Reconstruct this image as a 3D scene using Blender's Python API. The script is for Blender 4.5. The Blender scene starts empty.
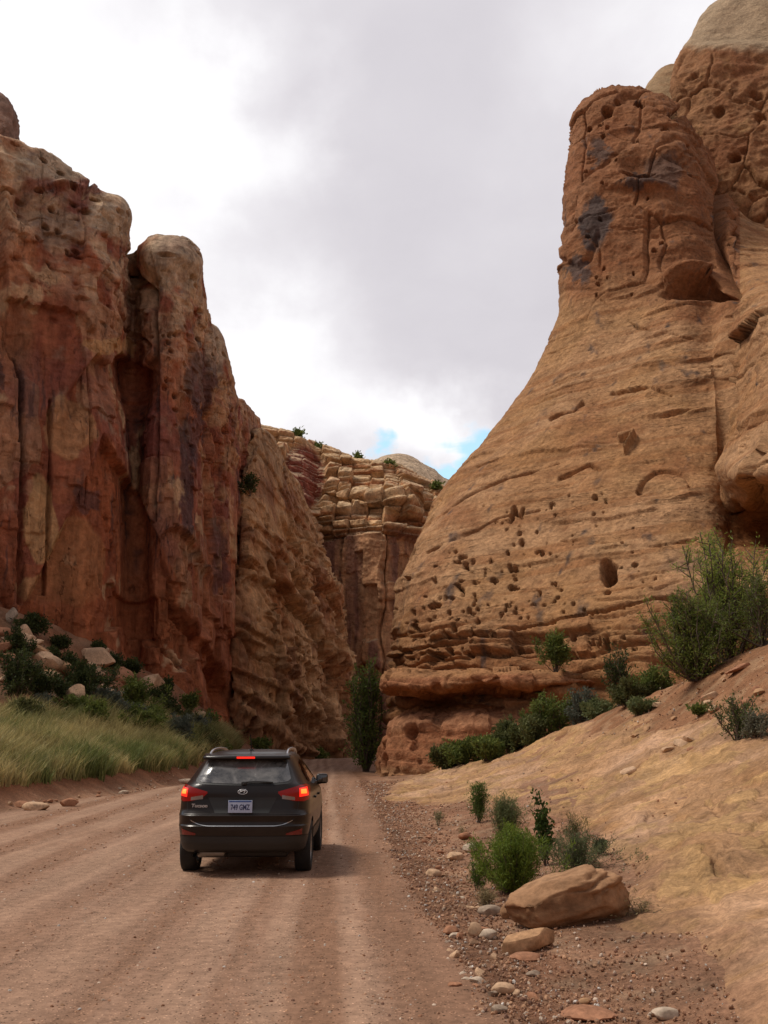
import bpy, math, random
import numpy as np
from mathutils import Vector, Matrix

# ------------------------------------------------------------------ camera, sky, sun, exposure
sc = bpy.context.scene
CAM_H, F_PX, HORIZON = 1.8, 1000.0, 740.0
PITCH = math.atan((HORIZON - 512.0) / F_PX)
cam_data = bpy.data.cameras.new('camera')
cam = bpy.data.objects.new('camera', cam_data)
sc.collection.objects.link(cam)
cam.location = (0, 0, CAM_H)
cam.rotation_euler = (math.radians(90) + PITCH, 0, 0)
cam_data.sensor_fit = 'VERTICAL'
cam_data.sensor_height = 36.0
cam_data.sensor_width = 27.0
cam_data.lens = 36.0 * F_PX / 1024.0
cam_data.clip_start = 0.1
cam_data.clip_end = 5000
sc.camera = cam

SUN_EL, SUN_AZ = 58.0, -84.0      # azimuth measured from +Y towards +X (negative: from the left)
sun_dir = Vector((math.sin(math.radians(SUN_AZ)) * math.cos(math.radians(SUN_EL)),
                  math.cos(math.radians(SUN_AZ)) * math.cos(math.radians(SUN_EL)),
                  math.sin(math.radians(SUN_EL))))
sun_data = bpy.data.lights.new('sun', 'SUN')
sun_data.energy = 2.8
sun_data.angle = math.radians(16)
sun_data.color = (1.0, 0.93, 0.82)
sun = bpy.data.objects.new('sun', sun_data)
sc.collection.objects.link(sun)
sun.rotation_euler = sun_dir.to_track_quat('Z', 'Y').to_euler()

sc.view_settings.view_transform = 'Standard'
sc.view_settings.look = 'None'
sc.view_settings.exposure = 0.0
sc.view_settings.gamma = 1.0
sc.view_settings.use_curve_mapping = False
sc.cycles.max_bounces = 6
sc.cycles.diffuse_bounces = 3
sc.cycles.glossy_bounces = 3
sc.cycles.transmission_bounces = 4
sc.cycles.use_denoising = True
try:
    sc.cycles.denoiser = 'OPENIMAGEDENOISE'
except Exception:
    pass
sc.cycles.sample_clamp_indirect = 6.0

cp, sp = math.cos(PITCH), math.sin(PITCH)
def W(px, py, Y):
    """point on the ray of a photo pixel at world depth Y"""
    u = (px - 384.0) / F_PX; v = (512.0 - py) / F_PX
    dy = cp - v * sp; dz = sp + v * cp
    t = Y / dy
    return np.array([u * t, Y, CAM_H + dz * t])
def direction(px, py):
    u = (px - 384.0) / F_PX; v = (512.0 - py) / F_PX
    d = np.array([u, cp - v * sp, sp + v * cp]); return d / np.linalg.norm(d)
def proj(P):
    x, y, z = P[:, 0], P[:, 1], P[:, 2] - CAM_H
    d = y * cp + z * sp; v = -y * sp + z * cp
    d = np.where(np.abs(d) < 1e-3, 1e-3, d)
    return 384 + F_PX * x / d, 512 - F_PX * v / d

def NN(nt, t, **kw):
    n = nt.nodes.new(t)
    for k, v in kw.items():
        if k.startswith('i_'):
            n.inputs[k[2:].replace('_', ' ')].default_value = v
        else:
            setattr(n, k, v)
    return n
def link(nt, a, b): nt.links.new(a, b)
def math_node(nt, op, a, b=None, clamp=False):
    n = nt.nodes.new('ShaderNodeMath'); n.operation = op; n.use_clamp = clamp
    for i, s in enumerate((a, b)):
        if s is None: continue
        if isinstance(s, (int, float)): n.inputs[i].default_value = s
        else: nt.links.new(s, n.inputs[i])
    return n.outputs[0]
def map_range(nt, s, a, b, c=0.0, d=1.0, smooth=False):
    n = nt.nodes.new('ShaderNodeMapRange')
    n.interpolation_type = 'SMOOTHSTEP' if smooth else 'LINEAR'
    n.inputs[1].default_value = a; n.inputs[2].default_value = b
    n.inputs[3].default_value = c; n.inputs[4].default_value = d
    nt.links.new(s, n.inputs[0]); return n.outputs[0]
def mix_col(nt, fac, a, b, blend='MIX'):
    n = nt.nodes.new('ShaderNodeMix'); n.data_type = 'RGBA'; n.blend_type = blend
    for idx, s in ((0, fac), (6, a), (7, b)):
        if isinstance(s, (int, float)): n.inputs[idx].default_value = s
        elif isinstance(s, tuple): n.inputs[idx].default_value = (s[0], s[1], s[2], 1)
        else: nt.links.new(s, n.inputs[idx])
    return n.outputs[2]

def build_world():
    world = bpy.data.worlds.new('World'); sc.world = world
    world.use_nodes = True
    nt = world.node_tree; nt.nodes.clear()
    out = NN(nt, 'ShaderNodeOutputWorld'); bg = NN(nt, 'ShaderNodeBackground')
    link(nt, bg.outputs[0], out.inputs[0])
    sky = NN(nt, 'ShaderNodeTexSky'); sky.sky_type = 'NISHITA'; sky.sun_disc = False
    sky.sun_elevation = math.radians(SUN_EL); sky.sun_rotation = math.radians(SUN_AZ)
    STR = 0.1
    bg.inputs[1].default_value = STR
    tc = NN(nt, 'ShaderNodeTexCoord'); D = tc.outputs['Generated']
    sep = NN(nt, 'ShaderNodeSeparateXYZ'); link(nt, D, sep.inputs[0])
    # cloud plane coordinates
    den = math_node(nt, 'ADD', math_node(nt, 'MAXIMUM', sep.outputs[2], 0.0), 0.22)
    cx = math_node(nt, 'DIVIDE', sep.outputs[0], den); cy = math_node(nt, 'DIVIDE', sep.outputs[1], den)
    comb = NN(nt, 'ShaderNodeCombineXYZ'); link(nt, cx, comb.inputs[0]); link(nt, cy, comb.inputs[1])
    n1 = NN(nt, 'ShaderNodeTexNoise'); n1.inputs['Scale'].default_value = 1.1; n1.inputs['Detail'].default_value = 5; n1.inputs['Roughness'].default_value = .52
    link(nt, comb.outputs[0], n1.inputs['Vector'])
    n2 = NN(nt, 'ShaderNodeTexNoise'); n2.inputs['Scale'].default_value = 4.5; n2.inputs['Detail'].default_value = 6; n2.inputs['Roughness'].default_value = .6
    n2.inputs['Distortion'].default_value = .4
    link(nt, comb.outputs[0], n2.inputs['Vector'])
    # direction warped by noise, so that the cloud masses have ragged rims
    n3 = NN(nt, 'ShaderNodeTexNoise'); n3.inputs['Scale'].default_value = 5.0; n3.inputs['Detail'].default_value = 6; n3.inputs['Roughness'].default_value = .55
    link(nt, D, n3.inputs['Vector'])
    vs = NN(nt, 'ShaderNodeVectorMath', operation='SUBTRACT'); link(nt, n3.outputs['Color'], vs.inputs[0]); vs.inputs[1].default_value = (.5, .5, .5)
    vm = NN(nt, 'ShaderNodeVectorMath', operation='SCALE'); link(nt, vs.outputs[0], vm.inputs[0]); vm.inputs[3].default_value = .22
    va = NN(nt, 'ShaderNodeVectorMath', operation='ADD'); link(nt, D, va.inputs[0]); link(nt, vm.outputs[0], va.inputs[1])
    DW = va.outputs[0]
    def blob(px, py, r, vec=DW, sy=1.0):
        d = direction(px, py)
        s = NN(nt, 'ShaderNodeVectorMath', operation='SUBTRACT'); link(nt, vec, s.inputs[0]); s.inputs[1].default_value = tuple(d)
        m = NN(nt, 'ShaderNodeVectorMath', operation='MULTIPLY'); link(nt, s.outputs[0], m.inputs[0]); m.inputs[1].default_value = (1, 1, sy)
        L = NN(nt, 'ShaderNodeVectorMath', operation='LENGTH'); link(nt, m.outputs[0], L.inputs[0])
        return map_range(nt, L.outputs['Value'], r / 1000.0, 0.0, 0, 1, True)
    val = math_node(nt, 'ADD', math_node(nt, 'MULTIPLY', n1.outputs[0], .50), math_node(nt, 'MULTIPLY', n2.outputs[0], .26))
    val = math_node(nt, 'ADD', val, .16)
    for px, py, r, a, sy in ((60, 150, 380, .40, 1.), (225, 120, 150, .34, 1.3), (325, 178, 60, .18, 1.), (240, 345, 200, .20, 1.3), (290, 400, 230, .34, 1.7),
                         (450, 425, 140, .45, 2.2), (700, 20, 230, .30, 1), (560, 60, 150, .10, 1), (-300, 0, 500, .35, 1), (0, 330, 200, .3, 1),
                         (420, 60, 260, -.06, 1), (480, 250, 260, -.04, 1.), (560, 330, 150, -.06, 1), (230, 250, 170, -.09, 2.2), (390, 345, 160, -.10, 2.2)):
        val = math_node(nt, 'ADD', val, math_node(nt, 'MULTIPLY', blob(px, py, r, sy=sy), a))
    ramp = NN(nt, 'ShaderNodeValToRGB'); cr = ramp.color_ramp
    cr.elements[0].position = .2; cr.elements[0].color = (6.3, 6.05, 6.5, 1)
    cr.elements[1].position = 1.0; cr.elements[1].color = (10.6, 10.5, 10.7, 1)
    e = cr.elements.new(.42); e.color = (6.7, 6.4, 6.85, 1)
    e = cr.elements.new(.60); e.color = (7.5, 7.2, 7.6, 1)
    e = cr.elements.new(.80); e.color = (8.7, 8.45, 8.8, 1)
    link(nt, val, ramp.inputs[0])
    # unseen sky behind the viewer and overhead, dimmed to cut the fill light
    fill_dim = math_node(nt, 'MULTIPLY', map_range(nt, sep.outputs[1], .25, -.45, 1.0, .62, True), map_range(nt, sep.outputs[2], .62, .95, 1.0, .72, True))
    dk = NN(nt, 'ShaderNodeVectorMath', operation='SCALE'); link(nt, ramp.outputs[0], dk.inputs[0]); link(nt, fill_dim, dk.inputs[3])
    # blue gaps
    gap = None
    for px, py, r, sy in ((476, 440, 75, 1.3), (450, 462, 70, 2.2), (372, 446, 50, 1.6), (425, 466, 46, 2.4), (900, 330, 120, 1), (-900, 300, 300, 1)):
        b = blob(px, py, r, sy=sy)
        gap = b if gap is None else math_node(nt, 'MAXIMUM', gap, b)
    gapm = math_node(nt, 'MULTIPLY', map_range(nt, math_node(nt, 'ADD', gap, map_range(nt, n2.outputs[0], .35, .65, -.25, .12)), .12, .5, 0, 1, True), .92)
    skyc = mix_col(nt, 1.0, sky.outputs[0], (2.5, 2.8, 2.35), 'MULTIPLY')
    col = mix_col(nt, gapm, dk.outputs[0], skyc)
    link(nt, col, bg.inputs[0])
build_world()

# ------------------------------------------------------------------ numpy noise
rng = np.random.RandomState(7)
_perm = rng.permutation(256).astype(np.int64); _perm = np.concatenate([_perm, _perm, _perm])
_g = rng.normal(size=(256, 3)); _g /= np.linalg.norm(_g, axis=1)[:, None]
_cell = rng.rand(256, 4)
def _h(i, j, k): return _perm[(_perm[(_perm[i & 255] + j) & 255] + k) & 255]
def perlin(P, seed=0):
    P = P + seed * 17.31
    I = np.floor(P).astype(np.int64); Fp = P - I
    U = Fp * Fp * Fp * (Fp * (Fp * 6 - 15) + 10)
    r = 0
    for a in (0, 1):
        wa = U[:, 0] if a else 1 - U[:, 0]
        for b in (0, 1):
            wb = U[:, 1] if b else 1 - U[:, 1]
            for c in (0, 1):
                wc = U[:, 2] if c else 1 - U[:, 2]
                g = _g[_h(I[:, 0] + a, I[:, 1] + b, I[:, 2] + c)]
                r = r + wa * wb * wc * (g[:, 0] * (Fp[:, 0] - a) + g[:, 1] * (Fp[:, 1] - b) + g[:, 2] * (Fp[:, 2] - c))
    return r * 1.6
def fbm(P, oct=5, seed=0, gain=.5, ridged=False):
    s = 0; a = 1.0; t = 0
    for o in range(oct):
        n = perlin(P * (2.03 ** o), seed + o * 3)
        if ridged: n = 1 - 2 * np.abs(n)
        s = s + a * n; t += a; a *= gain
    return s / t
def voronoi(P, seed=0):
    """F1, F2, random value of the nearest cell"""
    P = P + seed * 11.7
    I = np.floor(P).astype(np.int64)
    f1 = np.full(len(P), 9.); f2 = np.full(len(P), 9.); idr = np.zeros(len(P))
    for a in (-1, 0, 1):
        for b in (-1, 0, 1):
            for c in (-1, 0, 1):
                h = _h(I[:, 0] + a, I[:, 1] + b, I[:, 2] + c)
                q = np.stack([I[:, 0] + a, I[:, 1] + b, I[:, 2] + c], 1) + _cell[h, :3]
                d = np.sqrt(((P - q) ** 2).sum(1))
                near = d < f1
                f2 = np.where(near, f1, np.minimum(f2, d)); idr = np.where(near, _cell[h, 3], idr); f1 = np.where(near, d, f1)
    return f1, f2, idr
def sstep(a, b, x):
    t = np.clip((x - a) / (b - a), 0, 1); return t * t * (3 - 2 * t)
def lerp(a, b, t): return a + (b - a) * t
def cmix(c, d, t):
    return c + (np.asarray(d)[None, :] - c) * np.clip(t, 0, 1)[:, None]
def S3(P, a, b, c): return P * np.array([[a, b, c]])

# ------------------------------------------------------------------ mesh helpers
def new_mesh(name, V, faces, mats=None, smooth=True, parent=None, mat_idx=None, attrs=None, uniform=None):
    """faces: (N,k) int array, or list of tuples"""
    me = bpy.data.meshes.new(name)
    V = np.asarray(V, dtype=np.float32)
    if isinstance(faces, np.ndarray):
        n, k = faces.shape
        me.vertices.add(len(V)); me.vertices.foreach_set('co', V.ravel())
        me.loops.add(n * k); me.loops.foreach_set('vertex_index', faces.astype(np.int32).ravel())
        me.polygons.add(n)
        me.polygons.foreach_set('loop_start', np.arange(0, n * k, k, dtype=np.int32))
        me.polygons.foreach_set('loop_total', np.full(n, k, dtype=np.int32))
        me.update(calc_edges=True)
    else:
        me.from_pydata([tuple(map(float, v)) for v in V], [], [tuple(map(int, f)) for f in faces])
        me.update()
    me.polygons.foreach_set('use_smooth', np.full(len(me.polygons), smooth, dtype=bool))
    if mats:
        for m in (mats if isinstance(mats, (list, tuple)) else [mats]): me.materials.append(m)
    if mat_idx is not None: me.polygons.foreach_set('material_index', np.asarray(mat_idx, dtype=np.int32))
    if attrs:
        for an, arr in attrs.items():
            at = me.color_attributes.new(an, 'FLOAT_COLOR', 'POINT')
            c = np.ones((len(V), 4), dtype=np.float32); c[:, :3] = arr
            at.data.foreach_set('color', c.ravel())
    me.validate()
    o = bpy.data.objects.new(name, me); sc.collection.objects.link(o)
    if parent is not None: o.parent = parent
    return o
def tag(o, label=None, cat=None, group=None, kind=None):
    if label: o['label'] = label
    if cat: o['category'] = cat
    if group: o['group'] = group
    if kind: o['kind'] = kind
    return o
def empty(name, loc=(0, 0, 0), rz=0):
    o = bpy.data.objects.new(name, None); sc.collection.objects.link(o)
    o.location = loc; o.rotation_euler = (0, 0, rz); o.empty_display_size = .2
    return o
def grid_faces(nr, nc, flip=False):
    i = np.arange(nr - 1)[:, None] * nc + np.arange(nc - 1)[None, :]
    i = i.ravel()
    f = np.stack([i, i + 1, i + nc + 1, i + nc], 1)
    return f[:, ::-1] if flip else f
def catmull(C, counts):
    """resample along axis 0 with Catmull-Rom, counts[i] steps for interval i"""
    n = C.shape[0]; out = []
    for i in range(n - 1):
        p0 = C[max(i - 1, 0)]; p1 = C[i]; p2 = C[i + 1]; p3 = C[min(i + 2, n - 1)]
        k = counts[i]
        ts = (np.arange(k) / k)[(...,) + (None,) * (C.ndim - 1)]
        # centripetal-like damping: scale tangents down when neighbours are far
        m1 = (p2 - p0) * .5; m2 = (p3 - p1) * .5
        L = np.linalg.norm(p2 - p1, axis=-1, keepdims=True) + 1e-6
        for_m = lambda m: m * np.minimum(1, 1.2 * L / (np.linalg.norm(m, axis=-1, keepdims=True) + 1e-6))
        m1 = for_m(m1); m2 = for_m(m2)
        h = (2 * ts**3 - 3 * ts**2 + 1) * p1 + (ts**3 - 2 * ts**2 + ts) * m1 + (-2 * ts**3 + 3 * ts**2) * p2 + (ts**3 - ts**2) * m2
        out.append(h)
    out.append(C[-1:])
    return np.concatenate(out, 0)
def surf_normals(G):
    du = np.gradient(G, axis=1); dv = np.gradient(G, axis=0)
    n = np.cross(du, dv); n /= (np.linalg.norm(n, axis=2, keepdims=True) + 1e-9)
    return n
def blur(a, k):
    for _ in range(k):
        b = a.copy()
        b[1:-1] = (a[:-2] + 2 * a[1:-1] + a[2:]) / 4; a = b.copy()
        b[:, 1:-1] = (a[:, :-2] + 2 * a[:, 1:-1] + a[:, 2:]) / 4; a = b
    return a
# ------------------------------------------------------------------ materials
def rock_material(name, bump_scale=1.0, fine=6.0, streak=(1, 1, .25), crack=.0, rough=.92, dist=.25, tone=1.0, dash=None, grain=0, amp=.4, amp2=.45, lowb=.5, sat=1.07, flake=0):
    m = bpy.data.materials.new(name); m.use_nodes = True
    nt = m.node_tree; b = nt.nodes['Principled BSDF']
    b.inputs['Roughness'].default_value = rough
    b.inputs['Specular IOR Level'].default_value = .15
    tc = NN(nt, 'ShaderNodeTexCoord'); O = tc.outputs['Object']
    at = NN(nt, 'ShaderNodeVertexColor'); at.layer_name = 'Col'
    mp = NN(nt, 'ShaderNodeMapping'); mp.inputs['Scale'].default_value = streak; link(nt, O, mp.inputs[0])
    def noise(scale, det, vec=O, r=.6, d=0):
        n = NN(nt, 'ShaderNodeTexNoise'); n.inputs['Scale'].default_value = scale; n.inputs['Detail'].default_value = det
        n.inputs['Roughness'].default_value = r; n.inputs['Distortion'].default_value = d
        link(nt, vec, n.inputs['Vector']); return n.outputs[0]
    a = noise(.8, 9, mp.outputs[0], .68, .3)
    c = noise(fine, 8, O, .7)
    f1 = map_range(nt, a, .3, .7, (1 - amp) * tone, (1 + amp) * tone)
    f2 = map_range(nt, c, .25, .75, 1 - amp2, 1 + amp2)
    k = math_node(nt, 'MULTIPLY', f1, f2)
    if grain:
        gn = noise(grain, 3, O, .8); k = math_node(nt, 'MULTIPLY', k, map_range(nt, gn, .3, .7, .72, 1.28))
    v = NN(nt, 'ShaderNodeVectorMath', operation='SCALE'); link(nt, at.outputs[0], v.inputs[0]); link(nt, k, v.inputs[3])
    hs = NN(nt, 'ShaderNodeHueSaturation'); hs.inputs['Saturation'].default_value = sat; hs.inputs['Value'].default_value = 1.10; link(nt, v.outputs[0], hs.inputs['Color'])
    link(nt, hs.outputs[0], b.inputs['Base Color'])
    h = math_node(nt, 'ADD', math_node(nt, 'MULTIPLY', noise(fine * .5, 10, O, .72), .6), math_node(nt, 'MULTIPLY', a, lowb))
    if grain: h = math_node(nt, 'ADD', h, math_node(nt, 'MULTIPLY', gn, .22))
    if dash:
        # short sharp-edged flakes and cracks drawn out along the bedding
        md = NN(nt, 'ShaderNodeMapping'); md.inputs['Scale'].default_value = dash[0]; md.inputs['Rotation'].default_value = dash[2]; link(nt, O, md.inputs[0])
        dn = noise(1.0, 6, md.outputs[0], .6, .6)
        s1 = map_range(nt, dn, .58, .59, 0, -1); s2 = map_range(nt, dn, .40, .41, 0, 1)
        msk = map_range(nt, noise(.16 if dash[0][0] < 1 else .6, 4), .44, .56, 0, 1)
        h = math_node(nt, 'ADD', h, math_node(nt, 'MULTIPLY', math_node(nt, 'MULTIPLY', math_node(nt, 'ADD', s1, s2), msk), dash[1]))
    if flake:
        for fs, fh in ((flake, .5), (flake * 2.7, .28)):
            vf = NN(nt, 'ShaderNodeTexVoronoi'); vf.inputs['Scale'].default_value = fs
            wf = NN(nt, 'ShaderNodeVectorMath', operation='ADD'); nf = NN(nt, 'ShaderNodeTexNoise'); nf.inputs['Scale'].default_value = fs * 1.6; nf.inputs['Detail'].default_value = 5
            link(nt, O, nf.inputs['Vector']); link(nt, O, wf.inputs[0]); sf = NN(nt, 'ShaderNodeVectorMath', operation='SCALE'); link(nt, nf.outputs['Color'], sf.inputs[0]); sf.inputs[3].default_value = .8 / fs
            link(nt, sf.outputs[0], wf.inputs[1]); link(nt, wf.outputs[0], vf.inputs['Vector'])
            se = NN(nt, 'ShaderNodeSeparateColor'); link(nt, vf.outputs['Color'], se.inputs[0])
            mk = map_range(nt, noise(.45, 4), .42, .55, 0, 1)
            h = math_node(nt, 'ADD', h, math_node(nt, 'MULTIPLY', math_node(nt, 'MULTIPLY', se.outputs[0], mk), fh))
    if crack:
        vo = NN(nt, 'ShaderNodeTexVoronoi'); vo.feature = 'DISTANCE_TO_EDGE'; vo.inputs['Scale'].default_value = crack
        wv = NN(nt, 'ShaderNodeVectorMath', operation='ADD'); nn = NN(nt, 'ShaderNodeTexNoise'); nn.inputs['Scale'].default_value = crack * .8; nn.inputs['Detail'].default_value = 4
        link(nt, O, nn.inputs['Vector']); link(nt, O, wv.inputs[0]); 
        sc2 = NN(nt, 'ShaderNodeVectorMath', operation='SCALE'); link(nt, nn.outputs['Color'], sc2.inputs[0]); sc2.inputs[3].default_value = .9 / crack
        link(nt, sc2.outputs[0], wv.inputs[1]); link(nt, wv.outputs[0], vo.inputs['Vector'])
        e = map_range(nt, vo.outputs['Distance'], 0.0, .07, 0, .45)
        h = math_node(nt, 'ADD', h, e)
    bp = NN(nt, 'ShaderNodeBump'); bp.inputs['Strength'].default_value = bump_scale; bp.inputs['Distance'].default_value = dist
    link(nt, h, bp.inputs['Height']); link(nt, bp.outputs[0], b.inputs['Normal'])
    return m
def plain(name, col, rough=.6, metal=0.0, coat=0.0, spec=.5, emit=None, estr=0, noise_amt=.12, nscale=30, bump=0.0):
    m = bpy.data.materials.new(name); m.use_nodes = True
    nt = m.node_tree; b = nt.nodes['Principled BSDF']
    b.inputs['Roughness'].default_value = rough; b.inputs['Metallic'].default_value = metal
    b.inputs['Coat Weight'].default_value = coat; b.inputs['Specular IOR Level'].default_value = spec
    tc = NN(nt, 'ShaderNodeTexCoord')
    n = NN(nt, 'ShaderNodeTexNoise'); n.inputs['Scale'].default_value = nscale; n.inputs['Detail'].default_value = 6
    link(nt, tc.outputs['Object'], n.inputs['Vector'])
    f = map_range(nt, n.outputs[0], .3, .7, 1 - noise_amt, 1 + noise_amt)
    v = NN(nt, 'ShaderNodeVectorMath', operation='SCALE'); v.inputs[0].default_value = col; link(nt, f, v.inputs[3])
    link(nt, v.outputs[0], b.inputs['Base Color'])
    if bump:
        bp = NN(nt, 'ShaderNodeBump'); bp.inputs['Strength'].default_value = bump; bp.inputs['Distance'].default_value = .02
        link(nt, n.outputs[0], bp.inputs['Height']); link(nt, bp.outputs[0], b.inputs['Normal'])
    if emit:
        b.inputs['Emission Color'].default_value = (*emit, 1); b.inputs['Emission Strength'].default_value = estr
    return m
def leaf_material(name):
    m = bpy.data.materials.new(name); m.use_nodes = True
    nt = m.node_tree; b = nt.nodes['Principled BSDF']
    b.inputs['Roughness'].default_value = .65; b.inputs['Specular IOR Level'].default_value = .25
    at = NN(nt, 'ShaderNodeVertexColor'); at.layer_name = 'Col'
    tr = NN(nt, 'ShaderNodeBsdfTranslucent'); mx = NN(nt, 'ShaderNodeMixShader'); mx.inputs[0].default_value = .35
    link(nt, at.outputs[0], b.inputs['Base Color']); link(nt, at.outputs[0], tr.inputs[0])
    out = nt.nodes['Material Output']
    link(nt, b.outputs[0], mx.inputs[1]); link(nt, tr.outputs[0], mx.inputs[2]); link(nt, mx.outputs[0], out.inputs[0])
    return m
M = {}
M['cliff'] = rock_material('red_cliff_rock', 1.0, 1.8, (1, 1, .18), dist=.6, dash=((.5, .5, .16), .5, (0, 0, 0)))
M['tan'] = rock_material('tan_cliff_rock', 1.0, 3.0, (.8, .8, 1.2), dist=.28, tone=.77, amp=.24, amp2=.30, lowb=.15, grain=5.0, dash=((.22, .22, 1.1), .40, (0, math.radians(14), 0)))
M['far'] = rock_material('far_cliff_rock', .9, .8, (1, 1, .3), dist=1.0, dash=((.2, .2, .5), .4, (0, 0, 0)), tone=1.1)
M['slick'] = rock_material('slickrock', 1.0, 7.0, (1, 1, 1), crack=.9, dist=.07, tone=.82, grain=24, lowb=.2, flake=1.7, sat=1.10)
M['soil'] = rock_material('soil', 1.0, 14.0, (1, 1, 1), dist=.08, tone=.85, grain=30)
M['boulder'] = rock_material('boulder_rock', .5, 9.0, (1, 1, 2.5), dist=.05)
M['stone'] = rock_material('stone_rock', .4, 20.0, (2, 2, 2), dist=.02)
M['leaf'] = leaf_material('leaf')
M['bark'] = plain('bark', (.10, .07, .05), .9, nscale=40, noise_amt=.4)

def road_material():
    m = bpy.data.materials.new('dirt_road'); m.use_nodes = True
    nt = m.node_tree; b = nt.nodes['Principled BSDF']
    b.inputs['Roughness'].default_value = .95; b.inputs['Specular IOR Level'].default_value = .12
    tc = NN(nt, 'ShaderNodeTexCoord'); O = tc.outputs['Object']
    at = NN(nt, 'ShaderNodeVertexColor'); at.layer_name = 'Col'
    # wheel streaks run along the road
    mp = NN(nt, 'ShaderNodeMapping'); mp.inputs['Rotation'].default_value = (0, 0, math.radians(-3.1)); mp.inputs['Scale'].default_value = (3.2, .05, 1); link(nt, O, mp.inputs[0])
    st = NN(nt, 'ShaderNodeTexNoise'); st.inputs['Scale'].default_value = 1.0; st.inputs['Detail'].default_value = 6; st.inputs['Roughness'].default_value = .65; link(nt, mp.outputs[0], st.inputs['Vector'])
    fine = NN(nt, 'ShaderNodeTexNoise'); fine.inputs['Scale'].default_value = 9; fine.inputs['Detail'].default_value = 10; fine.inputs['Roughness'].default_value = .75; link(nt, O, fine.inputs['Vector'])
    big = NN(nt, 'ShaderNodeTexNoise'); big.inputs['Scale'].default_value = .35; big.inputs['Detail'].default_value = 5; link(nt, O, big.inputs['Vector'])
    vo = NN(nt, 'ShaderNodeTexVoronoi'); vo.inputs['Scale'].default_value = 38; link(nt, O, vo.inputs['Vector'])
    k = math_node(nt, 'MULTIPLY', map_range(nt, st.outputs[0], .3, .7, .80, 1.12), map_range(nt, fine.outputs[0], .3, .7, .62, 1.30))
    k = math_node(nt, 'MULTIPLY', k, map_range(nt, big.outputs[0], .3, .7, .9, 1.1))
    # pebbles: random light and dark specks
    sepc = NN(nt, 'ShaderNodeSeparateColor'); link(nt, vo.outputs['Color'], sepc.inputs[0])
    spot = math_node(nt, 'MULTIPLY', map_range(nt, vo.outputs['Distance'], .36, .26, 0, 1), math_node(nt, 'GREATER_THAN', math_node(nt, 'ADD', sepc.outputs[0], map_range(nt, st.outputs[0], .38, .6, .42, .0)), .62))
    spk = math_node(nt, 'ADD', .80, math_node(nt, 'MULTIPLY', spot, map_range(nt, sepc.outputs[1], 0, 1, -.85, 1.0)))
    k = math_node(nt, 'MULTIPLY', k, spk)
    vo2 = NN(nt, 'ShaderNodeTexVoronoi'); vo2.inputs['Scale'].default_value = 17; link(nt, O, vo2.inputs['Vector'])
    sc3 = NN(nt, 'ShaderNodeSeparateColor'); link(nt, vo2.outputs['Color'], sc3.inputs[0])
    spot2 = math_node(nt, 'MULTIPLY', map_range(nt, vo2.outputs['Distance'], .22, .16, 0, 1), math_node(nt, 'GREATER_THAN', math_node(nt, 'ADD', sc3.outputs[0], map_range(nt, st.outputs[0], .38, .6, .25, -.15)), .88))
    k = math_node(nt, 'MULTIPLY', k, math_node(nt, 'ADD', 1.0, math_node(nt, 'MULTIPLY', spot2, map_range(nt, sc3.outputs[1], 0, 1, -.65, .6))))
    v = NN(nt, 'ShaderNodeVectorMath', operation='SCALE'); link(nt, at.outputs[0], v.inputs[0]); link(nt, k, v.inputs[3])
    hs = NN(nt, 'ShaderNodeHueSaturation'); hs.inputs['Saturation'].default_value = 1.10; hs.inputs['Value'].default_value = 1.10; link(nt, v.outputs[0], hs.inputs['Color'])
    link(nt, hs.outputs[0], b.inputs['Base Color'])
    # tyre tread ripples
    wv = NN(nt, 'ShaderNodeTexWave'); wv.wave_type = 'BANDS'; wv.bands_direction = 'Y'; wv.inputs['Scale'].default_value = 4.5; wv.inputs['Distortion'].default_value = 1.5; wv.inputs['Detail'].default_value = 2
    link(nt, O, wv.inputs['Vector'])
    h = math_node(nt, 'ADD', math_node(nt, 'MULTIPLY', fine.outputs[0], .8), math_node(nt, 'MULTIPLY', spot, .35))
    h = math_node(nt, 'ADD', h, math_node(nt, 'MULTIPLY', st.outputs[0], .4))
    h = math_node(nt, 'ADD', h, math_node(nt, 'MULTIPLY', math_node(nt, 'MULTIPLY', wv.outputs[0], .0), map_range(nt, st.outputs[0], .5, .65, 0, 1)))
    bp = NN(nt, 'ShaderNodeBump'); bp.inputs['Strength'].default_value = .7; bp.inputs['Distance'].default_value = .035
    link(nt, h, bp.inputs['Height']); link(nt, bp.outputs[0], b.inputs['Normal'])
    return m
M['road'] = road_material()

# ------------------------------------------------------------------ terrain height
def ip(x, xs, ys): return np.interp(x, xs, ys)
def XR(y): return ip(y, [-40, 7, 14, 32, 60, 76, 100, 130, 180], [1.6, .7, .2, -.43, -1.9, -1.6, 1.5, 9, 40])
def XL(y): return ip(y, [-40, 27, 45, 76, 100, 112, 130, 180], [-11.5, -9.8, -8.0, -8.6, -6.6, -4.6, 1, 28])
def XC(y): return ip(y, [0, 35, 44, 50, 58, 64, 72, 85, 105, 125, 140], [-34, -34, -27, -20.5, -15, -12.6, -11.6, -10.5, -7.5, -5.5, -2])
def XS(y): return ip(y, [-20, 6.8, 9.9, 13.5, 20, 25, 32, 42, 50], [2.6, 2.15, 2.1, 2.75, 3.1, 2.3, -.2, .2, 1.5])
def YC(x): return ip(x, [0, 2.7, 6.6, 8.3, 9.9, 14, 30], [44, 42, 38, 33, 27, 22, 16])
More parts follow.
